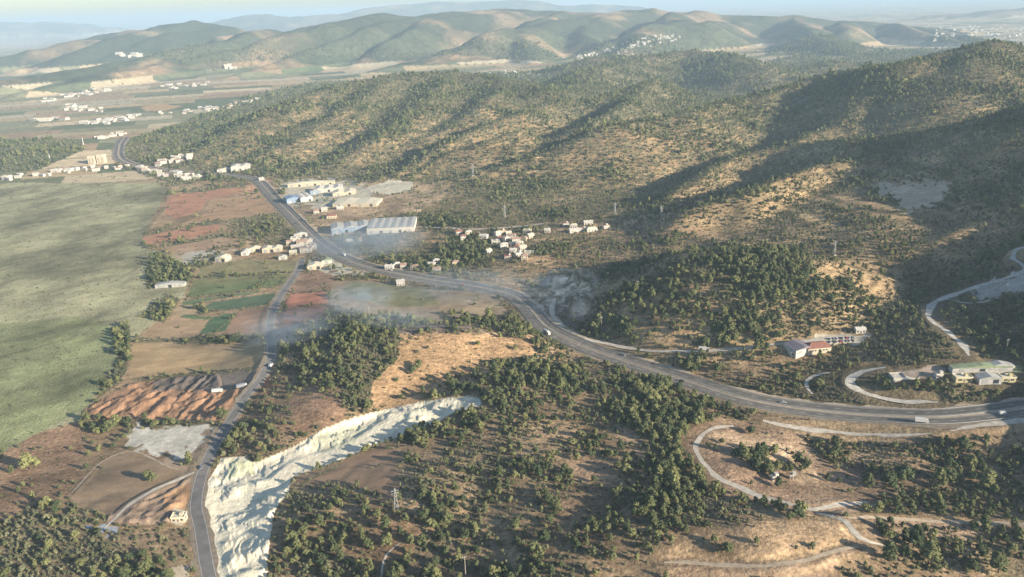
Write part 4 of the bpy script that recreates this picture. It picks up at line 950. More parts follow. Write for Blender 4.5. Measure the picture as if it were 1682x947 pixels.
# the hillside village: rows read from the top down, left to right
VILL = {'upper': [(300, 230), (390, 240), (470, 250), (530, 268), (660, 245), (700, 215), (760, 240), (790, 272), (930, 215), (960, 262)],
        'middle': [(340, 277), (640, 312), (700, 290), (740, 300), (800, 335), (825, 300), (860, 340), (900, 287)], 'lower': [(575, 405), (755, 450), (800, 400), (835, 375), (850, 425), (890, 372), (905, 460), (945, 418), (715, 355)]}
ORD = ['first', 'second', 'third', 'fourth', 'fifth', 'sixth', 'seventh', 'eighth', 'ninth', 'tenth']
kk = 0
for rown, lst in VILL.items():
    for k, (a, b) in enumerate(sorted(lst)):
        u, v = 700 + a / 5.6, 340 + b / 5.6 + 3; kk += 1
        st = ['flat', 'gable', 'hip'][kk % 3]; wl = kk % 4; red = kk % 5 in (1, 3)
        house('village_house', at(u, v), 6.5 + (kk * 37 % 50) / 12, 6 + (kk * 13 % 20) / 10, 3.2 + (kk % 3) * 1.1, R_(kk * 47 % 60 - 25), [M_WALLW, M_WALLW, M_WALLC, M_WALLW][wl], (M_TILE if kk % 2 else M_TILEP) if red else [M_ROOFW, M_ROOFC][kk % 2], st,
              f"{['white', 'white', 'cream', 'white'][wl]} {'red tiled' if red else 'pale roofed'} house, {ORD[k]} from the left in the {rown} row of the hillside village", 'house', 'houses of the hillside village', floors=1 + (kk % 3 == 2))
for k, (a, b, w) in enumerate([(1115, 218, 7), (1285, 160, 8), (1355, 175, 9), (1370, 218, 16), (1445, 205, 8), (1520, 207, 14), (1490, 145, 12), (1650, 182, 8)]):
    house('farmhouse', at(700 + a / 5.6, 340 + b / 5.6 + 2), w, 7, 4, R_(k * 17 % 30 - 10), M_WALLW, [M_ROOFW, M_TILEP, M_ROOFC][k % 3], ['gable', 'flat', 'hip'][k % 3],
          f"white house, {ORD[k]} from the left in the scattered farms right of the village", 'house', 'scattered farms beside the village')
for k, (u, v, w) in enumerate([(709, 437, 9), (717, 431, 8), (718, 445, 9), (748, 434, 8), (640, 441, 10), (652, 437, 8), (663, 439, 7), (681, 441, 8)]):
    house('roadside_house', at(u, v), w, 7, 4, R_(k * 23 % 40 - 18), [M_WALLW, M_WALLC][k % 2], [M_ROOFW, M_TILEP][(k // 2) % 2], ['gable', 'hip'][k % 2],
          f"{['white', 'cream'][k % 2]} house among trees, {ORD[k]} of the small houses above the highway bend", 'house', 'small houses above the highway bend')
hall('long_cabin', at(929, 463), 13, 6, 3, R_(0), M_WALLW, M_ROOFW, 'white cabin inside the loop of the track', 'cabin', doors=1)
# the compound by the service road
hall('restaurant', at(1311, 574), 18, 15, 4, R_(22), M_WALLW, M_SLATE, 'grey roofed wing of the red roofed compound beside the service road', 'building', rise=.2, doors=2)
house('main_lodge', at(1340, 573), 20, 12, 3.6, R_(8), M_WALLC, M_TILE, 'hip', 'large dark red hip roofed building by the service road car park', 'building', windows=4)
house('small_kiosk', at(1302, 582), 6, 5, 3, R_(15), M_WALLW, M_ROOFW, 'flat', 'small white kiosk in front of the grey roofed wing', 'kiosk', windows=1)
house('small_lodge', at(1412, 545), 8, 6, 3.5, R_(-5), M_WALLW, M_ROOFW, 'gable', 'small white house at the wooded end of the car park', 'house')
hall('school_block', at(1610, 607), 44, 6, 3, R_(-2), M_WALLG, M_ROOFGR, 'long green roofed block beside the lawn among pines', 'building', doors=3)
house('yellow_block', at(1580, 624), 12, 6, 3.2, R_(-2), M_WALLY, M_ROOFC, 'flat', 'yellow block nearer the pale court', 'building', windows=4)
house('yellow_block', at(1653, 624), 10, 6, 3.2, R_(-2), M_WALLY, M_ROOFC, 'flat', 'yellow block at the right end of the green roofed block', 'building', windows=4)
hall('grey_block', at(1622, 626), 16, 7, 4, R_(-2), M_WALLG, M_ROOFG, 'grey roofed block between the two yellow blocks', 'building', doors=2)
hall('long_shed', at(1640, 605), 20, 6, 3.5, R_(-4), M_WALLW, M_ROOFG, 'grey shed behind the long green roofed block', 'shed', doors=1)
def court():
    x, y, z = at(1485, 618); w, d = 19, 9; zl, zc = footing(x, y, w, d, 0); BLOCK.append((x, y, 11)); e = empty('sports_court', (x, y, zc), R_(-3), 'pale rectangular walled court on bare ground in the loop of the road', 'court')
    MB().box(-w / 2, w / 2, -d / 2, d / 2, zl - zc - .5, .35).build('slab', M_CONC, e)
    for a in ((-w / 2, w / 2, -d / 2 - .2, -d / 2), (-w / 2, w / 2, d / 2, d / 2 + .2)): MB().box(*a, -1, 1.2).build('low_wall', M_WALLW, e)
    for a in ((-w / 2 - .2, -w / 2, -d / 2, d / 2), (w / 2, w / 2 + .2, -d / 2, d / 2), (-.1, .1, -d / 2, d / 2)): MB().box(*a, -1, 1.2).build('low_wall', M_WALLG, e)
court()
house('small_hut', at(1541, 619), 5, 4, 2.8, 0, M_WALLW, M_ROOFW, 'flat', 'small white hut beside the trees by the long green roofed block', 'hut', windows=1)
house('small_hut', at(1271, 788), 3.2, 2.8, 2.6, .2, M_WALLW, M_ROOFW, 'flat', 'white hut on bare ground inside the track bend', 'hut', windows=1)
house('small_hut', at(1300, 786), 2.2, 2.2, 2.6, -.2, M_WALLW, M_ROOFW, 'flat', 'smaller white hut right of the other hut inside the track bend', 'hut', windows=0)
house('site_cabin', at(295, 853), 8, 5.5, 3, R_(4), M_WALLC, M_ROOFC, 'flat', 'pale site cabin in its fenced yard beside the country road', 'cabin')
hall('riding_shed', at(281, 470), 34, 7, 4, R_(6), M_WALLG, M_ROOFG, 'long grey farm shed at the edge of the marsh', 'shed', doors=3)
hall('packing_hall', at(396, 278), 36, 26, 9, R_(12), M_WALLW, M_ROOFW, 'large white packing hall above the highway', 'factory', bays=2, doors=3)
hall('packing_hall', at(370, 281), 30, 12, 5, R_(10), M_WALLW, M_ROOFC, 'lower cream hall left of the large white packing hall', 'factory', doors=2)
house('apartment_block', at(153, 268), 14, 14, 15, R_(4), M_WALLC, M_ROOFC, 'flat', 'cream block of flats, left of the pair on the plain', 'building', floors=4, windows=4)
house('apartment_block', at(168, 267), 16, 14, 17, R_(4), M_WALLC, M_ROOFC, 'flat', 'cream block of flats, right of the pair on the plain', 'building', floors=4, windows=4)
def minaret(u, v, lab):
    x, y, z = at(u, v); e = empty('minaret', (x, y, z), 0, lab, 'tower')
    def ring(prof, nm, m_):
        V = [(.7 * r * math.cos(k * math.pi / 5), .7 * r * math.sin(k * math.pi / 5), zz * .62) for zz, r in prof for k in range(10)]
        F = [(i * 10 + k, i * 10 + (k + 1) % 10, i * 10 + 10 + (k + 1) % 10, i * 10 + 10 + k) for i in range(len(prof) - 1) for k in range(10)]
        return new_mesh(nm, V, F, m_, e)
    ring([(-1, 2.2), (5, 2), (6, 1.4), (22, 1.3)], 'shaft', M_WALLW); ring([(21.5, 1.4), (22.5, 2.3), (23.5, 2.3), (23.4, 1.2)], 'balcony', M_WALLW); ring([(23.3, 1.2), (27, 1.1), (32, .05)], 'spire', M_ROOFG)
minaret(137, 237, 'white minaret rising from the plain'); minaret(83, 266, 'white minaret at the edge of the marsh')

# small far buildings: one mesh each, body and roof in one
FARH = []
def far_house(*a): FARH.append(a)
def build_far_houses():
    info = []
    for k, (u, v, w, d, h, rz, style, roofm, lab, cat, grp) in enumerate(FARH):
        x, y, z = at(u, v); info.append((w / math.hypot(x, y) if 3 < u < 1679 and v > 3 else 0, k, x, y))
    order = sorted(info, reverse=True); SV = []; SF = []; SM = []
    for rank, (_, k, x, y) in enumerate(order):
        u, v, w, d, h, rz, style, roofm, lab, cat, grp = FARH[k]
        zl, zc = footing(x, y, w, d, rz); m_ = MB().box(-w / 2, w / 2, -d / 2, d / 2, zl - zc - 1, h); nb = len(m_.F)
        if style: m_.gable(-w / 2, w / 2, -d / 2, d / 2, h + .1, h + d * .22, .6, .3)
        else: m_.box(-w / 2 - .3, w / 2 + .3, -d / 2 - .3, d / 2 + .3, h + .01, h + .7)
        if rank < 298:
            o = new_mesh('far_house', m_.V, m_.F, [M_WALLF, roofm], None, [0] * nb + [1] * (len(m_.F) - nb)); o.location = (x, y, zc); o.rotation_euler = (0, 0, rz); tag(o, lab, cat, grp); BLOCK.append((x, y, w * .5))
        else:
            n = len(SV); c, s_ = math.cos(rz), math.sin(rz)
            SV += [(x + a * c - b * s_, y + a * s_ + b * c, zc + q) for a, b, q in m_.V]; SF += [tuple(i + n for i in f) for f in m_.F]; SM += [0] * nb + [1] * (len(m_.F) - nb)
    tag(new_mesh('distant_town', SV, SF, [M_WALLF, M_ROOFW], None, SM), 'specks of the smallest pale houses of the distant towns', kind='stuff')
def cluster(n, marks, wid, size, lab, grp, seed, dv=3, roofs=None):
    r = random.Random(seed); marks = np.array(marks, float); s = np.r_[0, np.cumsum(np.hypot(*np.diff(marks, axis=0).T))]
    for k in range(n):
        t = r.random() * s[-1]; u = np.interp(t, s, marks[:, 0]) + r.gauss(0, wid); v = np.interp(t, s, marks[:, 1]) + r.gauss(0, dv)
        q = size * r.uniform(.45, 1.25); far_house(u, v, q, q * r.uniform(.5, .9), r.uniform(3, 6.5), r.uniform(-.5, .5), r.random() < .5, (roofs or [M_ROOFW, M_ROOFW, M_ROOFC, M_TILEP])[r.randrange(4)], lab, 'house', grp)
cluster(110, [(1000, 84), (1030, 78), (1060, 68), (1100, 60)], 12, 13, 'tiny white house of the town on the far mountain slope', 'houses of the far mountain town', 1, 3)
cluster(14, [(945, 96), (975, 88)], 5, 17, 'tiny house at the foot of the far mountain town', 'houses at the foot of the far mountain town', 2, 2)
cluster(60, [(1535, 42), (1600, 50), (1682, 46)], 12, 19, 'tiny white house of the town beyond the right mountain', 'houses of the town beyond the right mountain', 3, 4)
cluster(40, [(1540, 60), (1600, 58), (1682, 58)], 12, 19, 'tiny pale house below the town beyond the right mountain', 'houses below the town beyond the right mountain', 4, 3)
cluster(36, [(230, 277), (262, 284), (300, 292), (330, 293)], 3, 13, 'small white house in the row where the marsh meets the slope', 'houses at the head of the marsh', 5, 2)
cluster(16, [(265, 268), (310, 258)], 5, 13, 'small pale house above the head of the marsh', 'houses above the head of the marsh', 6, 2)
cluster(34, [(0, 296), (60, 288), (110, 281), (210, 275)], 4, 13, 'small pale building along the far edge of the marsh', 'buildings along the far edge of the marsh', 7, 2)
cluster(22, [(155, 228), (175, 225), (212, 218)], 2, 15, 'small white building in the line beside the plain road', 'buildings in the line beside the plain road', 8, 1.2)
cluster(34, [(140, 203), (180, 198), (222, 189)], 4, 19, 'pale building of the industrial strip on the plain', 'buildings of the industrial strip on the plain', 9, 2)
cluster(10, [(60, 197), (105, 194)], 3, 26, 'long pale shed on the middle of the plain', 'long sheds on the plain', 10, 1)
cluster(36, [(70, 166), (120, 157), (175, 148)], 3, 22, 'white building in the long village of the plain', 'buildings of the long plain village', 11, 2)
cluster(34, [(255, 187), (330, 182), (400, 170), (420, 164)], 4, 17, 'small white house along the foot of the left massif', 'houses along the foot of the left massif', 12, 2.5)
cluster(18, [(260, 143), (340, 137)], 5, 20, 'tiny pale house below the green plantations', 'houses below the green plantations', 13, 2)
cluster(22, [(110, 175), (160, 182)], 6, 18, 'small grey roofed building south of the long plain village', 'buildings south of the long plain village', 14, 3)
cluster(10, [(200, 88), (235, 90)], 8, 40, 'tiny shed under the left far mountain', 'sheds under the left far mountain', 15, 2)
cluster(26, [(815, 118), (880, 128)], 10, 18, 'tiny building in the valley behind the massif', 'buildings in the valley behind the massif', 16, 3)
cluster(8, [(370, 108), (378, 110)], 3, 30, 'long white greenhouse by the green plantations', 'greenhouses by the green plantations', 17, 1)
cluster(40, [(1380, 10), (1500, 8), (1520, 8)], 14, 90, 'white speck of a building on the horizon coast', 'buildings on the horizon coast', 18, 1.2, [M_ROOFW] * 4)

build_far_houses()

# ------------------------------------------------------------------ poles and pylons
def pole(u, v, h, lab, lattice=False):
    x, y, z = at(u, v); e = empty('electric_pylon' if lattice else 'utility_pole', (x, y, z), .3, lab, 'pylon' if lattice else 'pole')
    if lattice:
        m_ = MB(); b = h * .09
        def bar(p, q, t=.1):
            p, q = np.array(p, float), np.array(q, float); d = q - p; d /= np.linalg.norm(d); s_ = np.cross(d, (0, 0, 1.0)); s_ = s_ / np.linalg.norm(s_) if np.linalg.norm(s_) > .1 else np.array([1.0, 0, 0]); w = np.cross(d, s_); n = len(m_.V)
            for c in (p, q):
                for a_, b_ in ((-1, -1), (1, -1), (1, 1), (-1, 1)): m_.V.append(tuple(c + s_ * a_ * t + w * b_ * t))
            m_.F.extend([(n, n + 1, n + 5, n + 4), (n + 1, n + 2, n + 6, n + 5), (n + 2, n + 3, n + 7, n + 6), (n + 3, n, n + 4, n + 7)])
        cs = [(-1, -1), (1, -1), (1, 1), (-1, 1)]
        lv = [0, .25, .48, .68, .85, 1.0]
        wv = lambda t: b * (1 - t * .85)
        for i in range(5):
            for k in range(4):
                a, c = cs[k], cs[(k + 1) % 4]; t0, t1 = lv[i], lv[i + 1]
                bar((a[0] * wv(t0), a[1] * wv(t0), t0 * h), (a[0] * wv(t1), a[1] * wv(t1), t1 * h), .13)
                bar((a[0] * wv(t0), a[1] * wv(t0), t0 * h), (c[0] * wv(t1), c[1] * wv(t1), t1 * h), .08)
        m_.build('lattice_mast', M_STEEL, e)
        for zf in (.72, .86): MB().box(-h * .16, h * .16, -.15, .15, h * zf, h * zf + .3).build('cross_arm', M_STEEL, e)
        MB().box(-b * 1.3, b * 1.3, -b * 1.3, b * 1.3, -1, .3).build('concrete_base', M_CONC, e)
    else:
        V = [(r * math.cos(k * math.pi / 4), r * math.sin(k * math.pi / 4), zz) for zz, r in ((-1, .24), (h, .16)) for k in range(8)]
        new_mesh('post', V, [(k, (k + 1) % 8, 8 + (k + 1) % 8, 8 + k) for k in range(8)] + [tuple(range(8, 16))], M_WOODP, e)
        ca = MB().box(-1.3, 1.3, -.1, .1, h - .9, h - .7).build('cross_arm', M_STEEL, e)
        for sx in (-1.1, 0, 1.1): MB().box(sx - .09, sx + .09, -.09, .09, h - .7, h - .3).build('insulator', M_WALLG, ca)
pole(651, 834, 14, 'pale lattice pylon on its concrete base beside the bare brown field', True)
pole(765, 946, 13, 'pale pole among the trees at the lower edge of the view')
pole(1047, 482, 13, 'pole on the left shoulder of the wooded knoll')
pole(1370, 418, 16, 'tall pylon on the slope above the knoll', True)
pole(1010, 352, 18, 'pylon below the large dark mountain shadow', True)
pole(1086, 357, 16, 'second pylon along the foot of the dark mountain shadow', True)
pole(829, 356, 18, 'pylon on the dry slope above the village', True)
pole(777, 288, 20, 'pylon on the ridge above the factory yard', True)
pole(988, 540, 12, 'pole at the burnt bush beside the smoke')
pole(1651, 484, 10, 'pole on the pale yard by the hill road')
pole(1652, 578, 11, 'pole among the pines behind the green roofed block')
pole(607, 520, 11, 'pole on the dark wooded hill')

# ------------------------------------------------------------------ vehicles
M_CARW = mat('white car paint', (.55, .55, .53), .35, spec=.5); M_CARS = mat('silver car paint', (.42, .43, .45), .3, metal=.5); M_CARD = mat('dark car paint', (.05, .06, .08), .3, spec=.5); M_CARR = mat('red car paint', (.40, .05, .04), .35, spec=.5); M_TYRE = mat('tyre rubber', (.03, .03, .03), .9)
def prism(prof, w, m_, name, parent, bev=.1):
    n = len(prof); V = [(x, -w / 2, z) for x, z in prof] + [(x, w / 2, z) for x, z in prof]
    return new_mesh(name, V, [tuple(range(n))[::-1], tuple(range(n, 2 * n))] + [(i, (i + 1) % n, n + (i + 1) % n, n + i) for i in range(n)][::1], m_, parent)
def wheels(e, xs, w, r):
    for x in xs:
        for sy in (-1, 1):
            V = [(x + r * math.cos(k * math.pi / 6), sy * (w / 2 - .02) + q * .22 * -sy, r + r * math.sin(k * math.pi / 6)) for q in (0, 1) for k in range(12)]
            new_mesh('wheel', V, [tuple(range(12)), tuple(range(12, 24))] + [(k, (k + 1) % 12, 12 + (k + 1) % 12, 12 + k) for k in range(12)], M_TYRE, e)
def vehicle(kind, pos, rz, m_, lab, grp=None):
    e = empty(kind, pos, rz, lab, {'parked_car': 'car', 'car': 'car', 'van': 'van', 'truck': 'truck'}[kind], grp)
    if kind in ('car', 'parked_car'):
        prism([(-2.1, .35), (2.1, .35), (2.15, .7), (1.2, .95), (-1.6, .98), (-2.15, .9)], 1.75, m_, 'body', e); prism([(-1.6, .98), (1.1, .95), (.5, 1.4), (-1.1, 1.42)], 1.55, M_GLASS, 'cabin_glass', e); MB().box(-1.05, .45, -.72, .72, 1.42, 1.47).build('roof', m_, e); wheels(e, (-1.35, 1.3), 1.75, .33)
    elif kind == 'van':
        prism([(-2.8, .4), (2.8, .4), (2.85, 1.0), (2.2, 1.25), (1.5, 2.3), (-2.8, 2.35)], 2.0, m_, 'body', e); prism([(1.55, 1.35), (2.1, 1.3), (1.5, 2.1)], 2.04, M_GLASS, 'side_window', e); wheels(e, (-1.8, 1.8), 2.0, .38)
    else:
        MB().box(-4.6, 2.0, -1.25, 1.25, 1.1, 3.5).build('cargo_box', m_, e); prism([(2.2, .6), (4.2, .6), (4.25, 1.7), (3.9, 2.9), (2.2, 2.95)], 2.4, M_CARW, 'cab', e); MB().box(4.0, 4.2, -1.0, 1.0, 1.75, 2.6).build('windscreen', M_GLASS, e); MB().box(-4.6, 4.1, -.9, .9, .6, 1.08).build('chassis', M_CARD, e); wheels(e, (-3.4, -2.3, 3.1), 2.4, .5)
    return e
def on_line(key, u, v, off, z=.2):
    P, w = LINES[key]; x, y, _ = at(u, v); i = int(np.argmin(np.hypot(P[:, 0] - x, P[:, 1] - y))); i = min(max(i, 1), len(P) - 2)
    t = P[i + 1, :2] - P[i - 1, :2]; t /= np.linalg.norm(t); n = np.array([t[1], -t[0]]); c = P[i, :2] + n * off
    return (c[0], c[1], P[i, 2] + z + .02), math.atan2(t[1], t[0])
for kind, u, v, off, m_, lab, flip in [('van', 1644, 680, 4.4, M_CARW, 'white van on the highway near the right edge of the view', 0), ('truck', 1505, 686, 8.2, M_CARW, 'white truck on the near side of the highway above the gravel road', 0),
        ('car', 1281, 664, -4.2, M_CARW, 'white car on the highway above the wooded slope', 1), ('car', 1120, 622, 4.2, M_CARD, 'dark car on the highway below the service road', 0), ('car', 1010, 588, -7.5, M_CARS, 'silver car on the highway past the smoke', 1),
        ('truck', 905, 545, 7.8, M_CARS, 'grey truck in the highway bend by the smoke', 0), ('car', 760, 468, 4.2, M_CARR, 'red car on the highway beside the smoky field', 0), ('car', 640, 446, -4.2, M_CARW, 'white car on the highway below the wooded slope', 1),
        ('truck', 560, 421, -4.5, M_CARW, 'white truck on the highway above the junction', 1), ('car', 492, 367, 4.4, M_CARD, 'dark car on the highway left of the blue warehouse', 0)]:
    p, a = on_line('highway', u, v, off); vehicle(kind, p, a + (math.pi if flip else 0), m_, lab)
p, a = on_line('country', 337, 765, 1.8, .16); vehicle('car', p, a, M_CARS, 'silver car on the country road beside the white quarry')
p, a = on_line('country', 443, 560, -1.8, .16); vehicle('car', p, a + math.pi, M_CARW, 'white car on the country road at the red field')
p, a = on_line('service', 1160, 577, 0, .16); vehicle('truck', p, a, M_CARW, 'white truck on the service road under the wooded knoll')
for kind, u, v, rz, m_, lab in [('truck', 358, 644, .2, M_CARW, 'white truck among the red soil heaps'), ('truck', 398, 636, .5, M_CARS, 'grey truck at the upper end of the soil heaps'), ('van', 446, 601, 1.2, M_CARW, 'white van parked beside the orange soil patch')]:
    vehicle(kind, at(u, v), rz, m_, lab)
cols_ = [M_CARW, M_CARS, M_CARW, M_CARD, M_CARW, M_CARR]; cn = ['white', 'silver', 'white', 'dark', 'white', 'red']
for k in range(16):
    u = 1364 + (k % 8) * 5.2; v = 557 + (k // 8) * 5 - (k % 8) * .3
    vehicle('parked_car', at(u, v), 1.4 + .1 * (k % 3), cols_[k % 6], f"{cn[k % 6]} parked car, {ORD[k % 8]} from the left in the {'back' if k < 8 else 'front'} row of the compound car park", 'cars in the compound car park')
# ------------------------------------------------------------------ placing the trees (after the buildings have claimed their ground)
keep = np.ones(len(TX), bool)
for bx_, by_, br_ in BLOCK:
    keep &= (np.abs(TX[:, 0] - bx_) > br_ + TS * .3) | (np.abs(TX[:, 1] - by_) > br_ + TS * .3)
TX = TX[keep]; TS = TS[keep]; TK = TK[keep]; TZ = TZ[keep]
nT = len(TX); TR = rng.uniform(0, 6.28, nT)
tu, tv = project(TX[:, 0], TX[:, 1], TZ + TS * .5)
depth = np.hypot(TX[:, 0], TX[:, 1])
inframe = (tu > 4) & (tu < 1678) & (tv > 4) & (tv < 943)
app = TS / depth * np.where(inframe, 1, 0)
cand = np.argsort(-app)[:3000]; vis = visible_ok(TX[cand, 0], TX[cand, 1], TZ[cand] + TS[cand] * .6); cand = cand[vis]
single = np.zeros(nT, bool)
pick_tree = [i for i in cand if TK[i] < 2][:300]
bsel = np.argsort(-(app * (TK == 2)))[:600]; bsel = bsel[visible_ok(TX[bsel, 0], TX[bsel, 1], TZ[bsel] + TS[bsel] * .4)][:300]
single[pick_tree] = True; single[bsel] = True

pine_me = [tree_mesh('crown', 10 + k, 'pine') for k in range(4)] + [tree_mesh('crown', 30 + k, 'tall') for k in range(3)]
bush_me = [tree_mesh('shrub', 50 + k, 'bush') for k in range(4)]
trunk_me = [trunk_mesh('trunk', 5), trunk_mesh('trunk', 6)]
ZONES = [((0, 300, 700, 947), 'beside the road at the foot of the left side wood', 'trees of the wood at the lower left'),
         ((300, 640, 760, 947), 'in the wood between the white quarry and the footpath', 'trees beside the white quarry'),
         ((640, 1100, 560, 760), 'in the wood between the quarry tip and the highway', 'trees between quarry and highway'),
         ((640, 1100, 760, 947), 'in the wood around the bare brown clearing', 'trees around the bare clearing'),
         ((1100, 1400, 680, 947), 'near the curving pale dirt track', 'trees along the curving dirt track'),
         ((1400, 1700, 700, 947), 'in the wood below the highway and gravel road', 'trees below the highway'),
         ((440, 680, 480, 700), 'on the dark wooded hill beside the smoke', 'trees of the dark wooded hill')]
def zone(u, v):
    for (a, b, c, d), s, g in ZONES:
        if a <= u < b and c <= v < d: return s, g
    return 'on the slope behind the highway', 'trees behind the highway'
def size_word(s): return 'large' if s > 8.5 else ('medium' if s > 6.2 else 'small')
for i in pick_tree:
    s, g = zone(tu[i], tv[i]); k = int(TK[i])
    lab = f"{size_word(TS[i])} {'tall narrow' if k == 1 else 'round crowned'} green pine {s}"
    e = empty('pine_tree', (TX[i, 0], TX[i, 1], TZ[i] - .1), TR[i], lab, 'tree', g)
    e.scale = (TS[i],) * 3
    me = pine_me[(i % 4) if k == 0 else 4 + i % 3]
    c = bpy.data.objects.new('crown', me); COL.objects.link(c); c.parent = e
    t = bpy.data.objects.new('trunk', trunk_me[i % 2]); COL.objects.link(t); t.parent = e; t.scale = (1.3, 1.3, 1)
for i in bsel:
    s, g = zone(tu[i], tv[i])
    o = bpy.data.objects.new('shrub', bush_me[i % 4]); COL.objects.link(o); o.location = (TX[i, 0], TX[i, 1], TZ[i] - .1); o.rotation_euler = (0, 0, TR[i]); o.scale = (TS[i],) * 3
    tag(o, f"{'broad' if TS[i] > 5.5 else 'low'} grey green shrub {s}", 'shrub', g.replace('trees', 'shrubs'))

# sources for the uncounted woods: real trees already standing near the camera supply the shapes
def scatter(name, idx, meshes, kinds_idx, label):
    """one uncounted stand of vegetation: a point per plant, each showing one of the given shapes"""
    me = bpy.data.meshes.new(name); me.vertices.add(len(idx))
    me.vertices.foreach_set('co', np.stack([TX[idx, 0], TX[idx, 1], TZ[idx] - .15], 1).astype(np.float32).ravel())
    a = me.attributes.new('plant_size', 'FLOAT', 'POINT'); a.data.foreach_set('value', TS[idx].astype(np.float32))
    a = me.attributes.new('plant_turn', 'FLOAT', 'POINT'); a.data.foreach_set('value', TR[idx].astype(np.float32))
    a = me.attributes.new('plant_shape', 'INT', 'POINT'); a.data.foreach_set('value', kinds_idx.astype(np.int32))
    a = me.attributes.new('plant_height', 'FLOAT', 'POINT'); a.data.foreach_set('value', (TS[idx] * rng.uniform(.8, 1.25, len(idx))).astype(np.float32))
    me.update()
    o = bpy.data.objects.new(name, me); COL.objects.link(o); tag(o, label, 'vegetation', kind='stuff')
    ng = bpy.data.node_groups.new(name, 'GeometryNodeTree')
    ng.interface.new_socket('Geometry', in_out='INPUT', socket_type='NodeSocketGeometry'); ng.interface.new_socket('Geometry', in_out='OUTPUT', socket_type='NodeSocketGeometry')
    N = ng.nodes; L = ng.links; gi = N.new('NodeGroupInput'); go = N.new('NodeGroupOutput')
    iop = N.new('GeometryNodeInstanceOnPoints'); L.new(gi.outputs[0], iop.inputs['Points'])
    join = N.new('GeometryNodeJoinGeometry')
    for srco in reversed(meshes):
        oi = N.new('GeometryNodeObjectInfo'); oi.transform_space = 'ORIGINAL'; oi.inputs['Object'].default_value = srco; oi.inputs['As Instance'].default_value = True
        L.new(oi.outputs['Geometry'], join.inputs[0])
    L.new(join.outputs[0], iop.inputs['Instance']); iop.inputs['Pick Instance'].default_value = True
    def na(nm, t):
        n = N.new('GeometryNodeInputNamedAttribute'); n.data_type = t; n.inputs['Name'].default_value = nm; return n.outputs['Attribute']
    L.new(na('plant_shape', 'INT'), iop.inputs['Instance Index'])
    cx = N.new('ShaderNodeCombineXYZ'); L.new(na('plant_turn', 'FLOAT'), cx.inputs[2]); L.new(cx.outputs[0], iop.inputs['Rotation'])
    cs = N.new('ShaderNodeCombineXYZ'); ps = na('plant_size', 'FLOAT'); L.new(ps, cs.inputs[0]); L.new(ps, cs.inputs[1]); L.new(na('plant_height', 'FLOAT'), cs.inputs[2]); L.new(cs.outputs[0], iop.inputs['Scale'])
    L.new(iop.outputs[0], go.inputs[0])
    md = o.modifiers.new('stand', 'NODES'); md.node_group = ng
    return o
# the shapes come from plants that stand in the scene
def standing(me, s0=0):
    for o in bpy.data.objects:
        if o.data == me: return o
near_src = [standing(m_) for m_ in pine_me]; bush_src = [standing(m_) for m_ in bush_me]
# coarser shapes for far slopes, each shown once by a plant of its own
far_me = [tree_mesh('crown', 70 + k, 'pine', True) for k in range(3)] + [tree_mesh('crown', 80 + k, 'tall', True) for k in range(2)]
farb_me = [tree_mesh('shrub', 90 + k, 'bush', True) for k in range(3)]
rest = np.nonzero(~single)[0]
fari = rest[(depth[rest] > 1150)]; neari = rest[(depth[rest] <= 1150)]
fp = fari[TK[fari] < 2]; fb = fari[TK[fari] == 2]
def plant_once(mes, idx, nm):
    out = []
    for k, me in enumerate(mes):
        i = idx[len(idx) // 2 + k * 37]
        if nm == 'pine_tree':
            e = empty(nm, (TX[i, 0], TX[i, 1], TZ[i]), 0, 'small dark pine on the far forested slope', 'tree', 'trees of the far slopes'); e.scale = (TS[i],) * 3
            c = bpy.data.objects.new('crown', me); COL.objects.link(c); c.parent = e
            t = bpy.data.objects.new('trunk', trunk_me[0]); COL.objects.link(t); t.parent = e; out.append(c)
        else:
            c = bpy.data.objects.new('shrub', me); COL.objects.link(c); c.location = (TX[i, 0], TX[i, 1], TZ[i]); c.scale = (TS[i],) * 3
            tag(c, 'small grey green shrub on the far dry slope', 'shrub', 'shrubs of the far slopes'); out.append(c)
    return out
far_src = plant_once(far_me, fp, 'pine_tree'); farb_src = plant_once(farb_me, fb, 'shrub')
npn = neari[TK[neari] < 2]; nb = neari[TK[neari] == 2]
scatter('pine_wood', npn, near_src, np.where(TK[npn] == 0, npn % 4, 4 + npn % 3), 'dense mixed pines of the nearer woods')
scatter('scrub', nb, bush_src, nb % 4, 'grey green maquis scrub between the nearer pines')
scatter('far_pine_wood', fp, far_src, np.where(TK[fp] == 0, fp % 3, 3 + fp % 2), 'dark pines dotted over the far slopes')
scatter('far_scrub', fb, farb_src, fb % 3, 'scrub dotted over the far dry slopes')
print('trees', nT, 'near', len(neari), 'far', len(fari), 'single', single.sum())
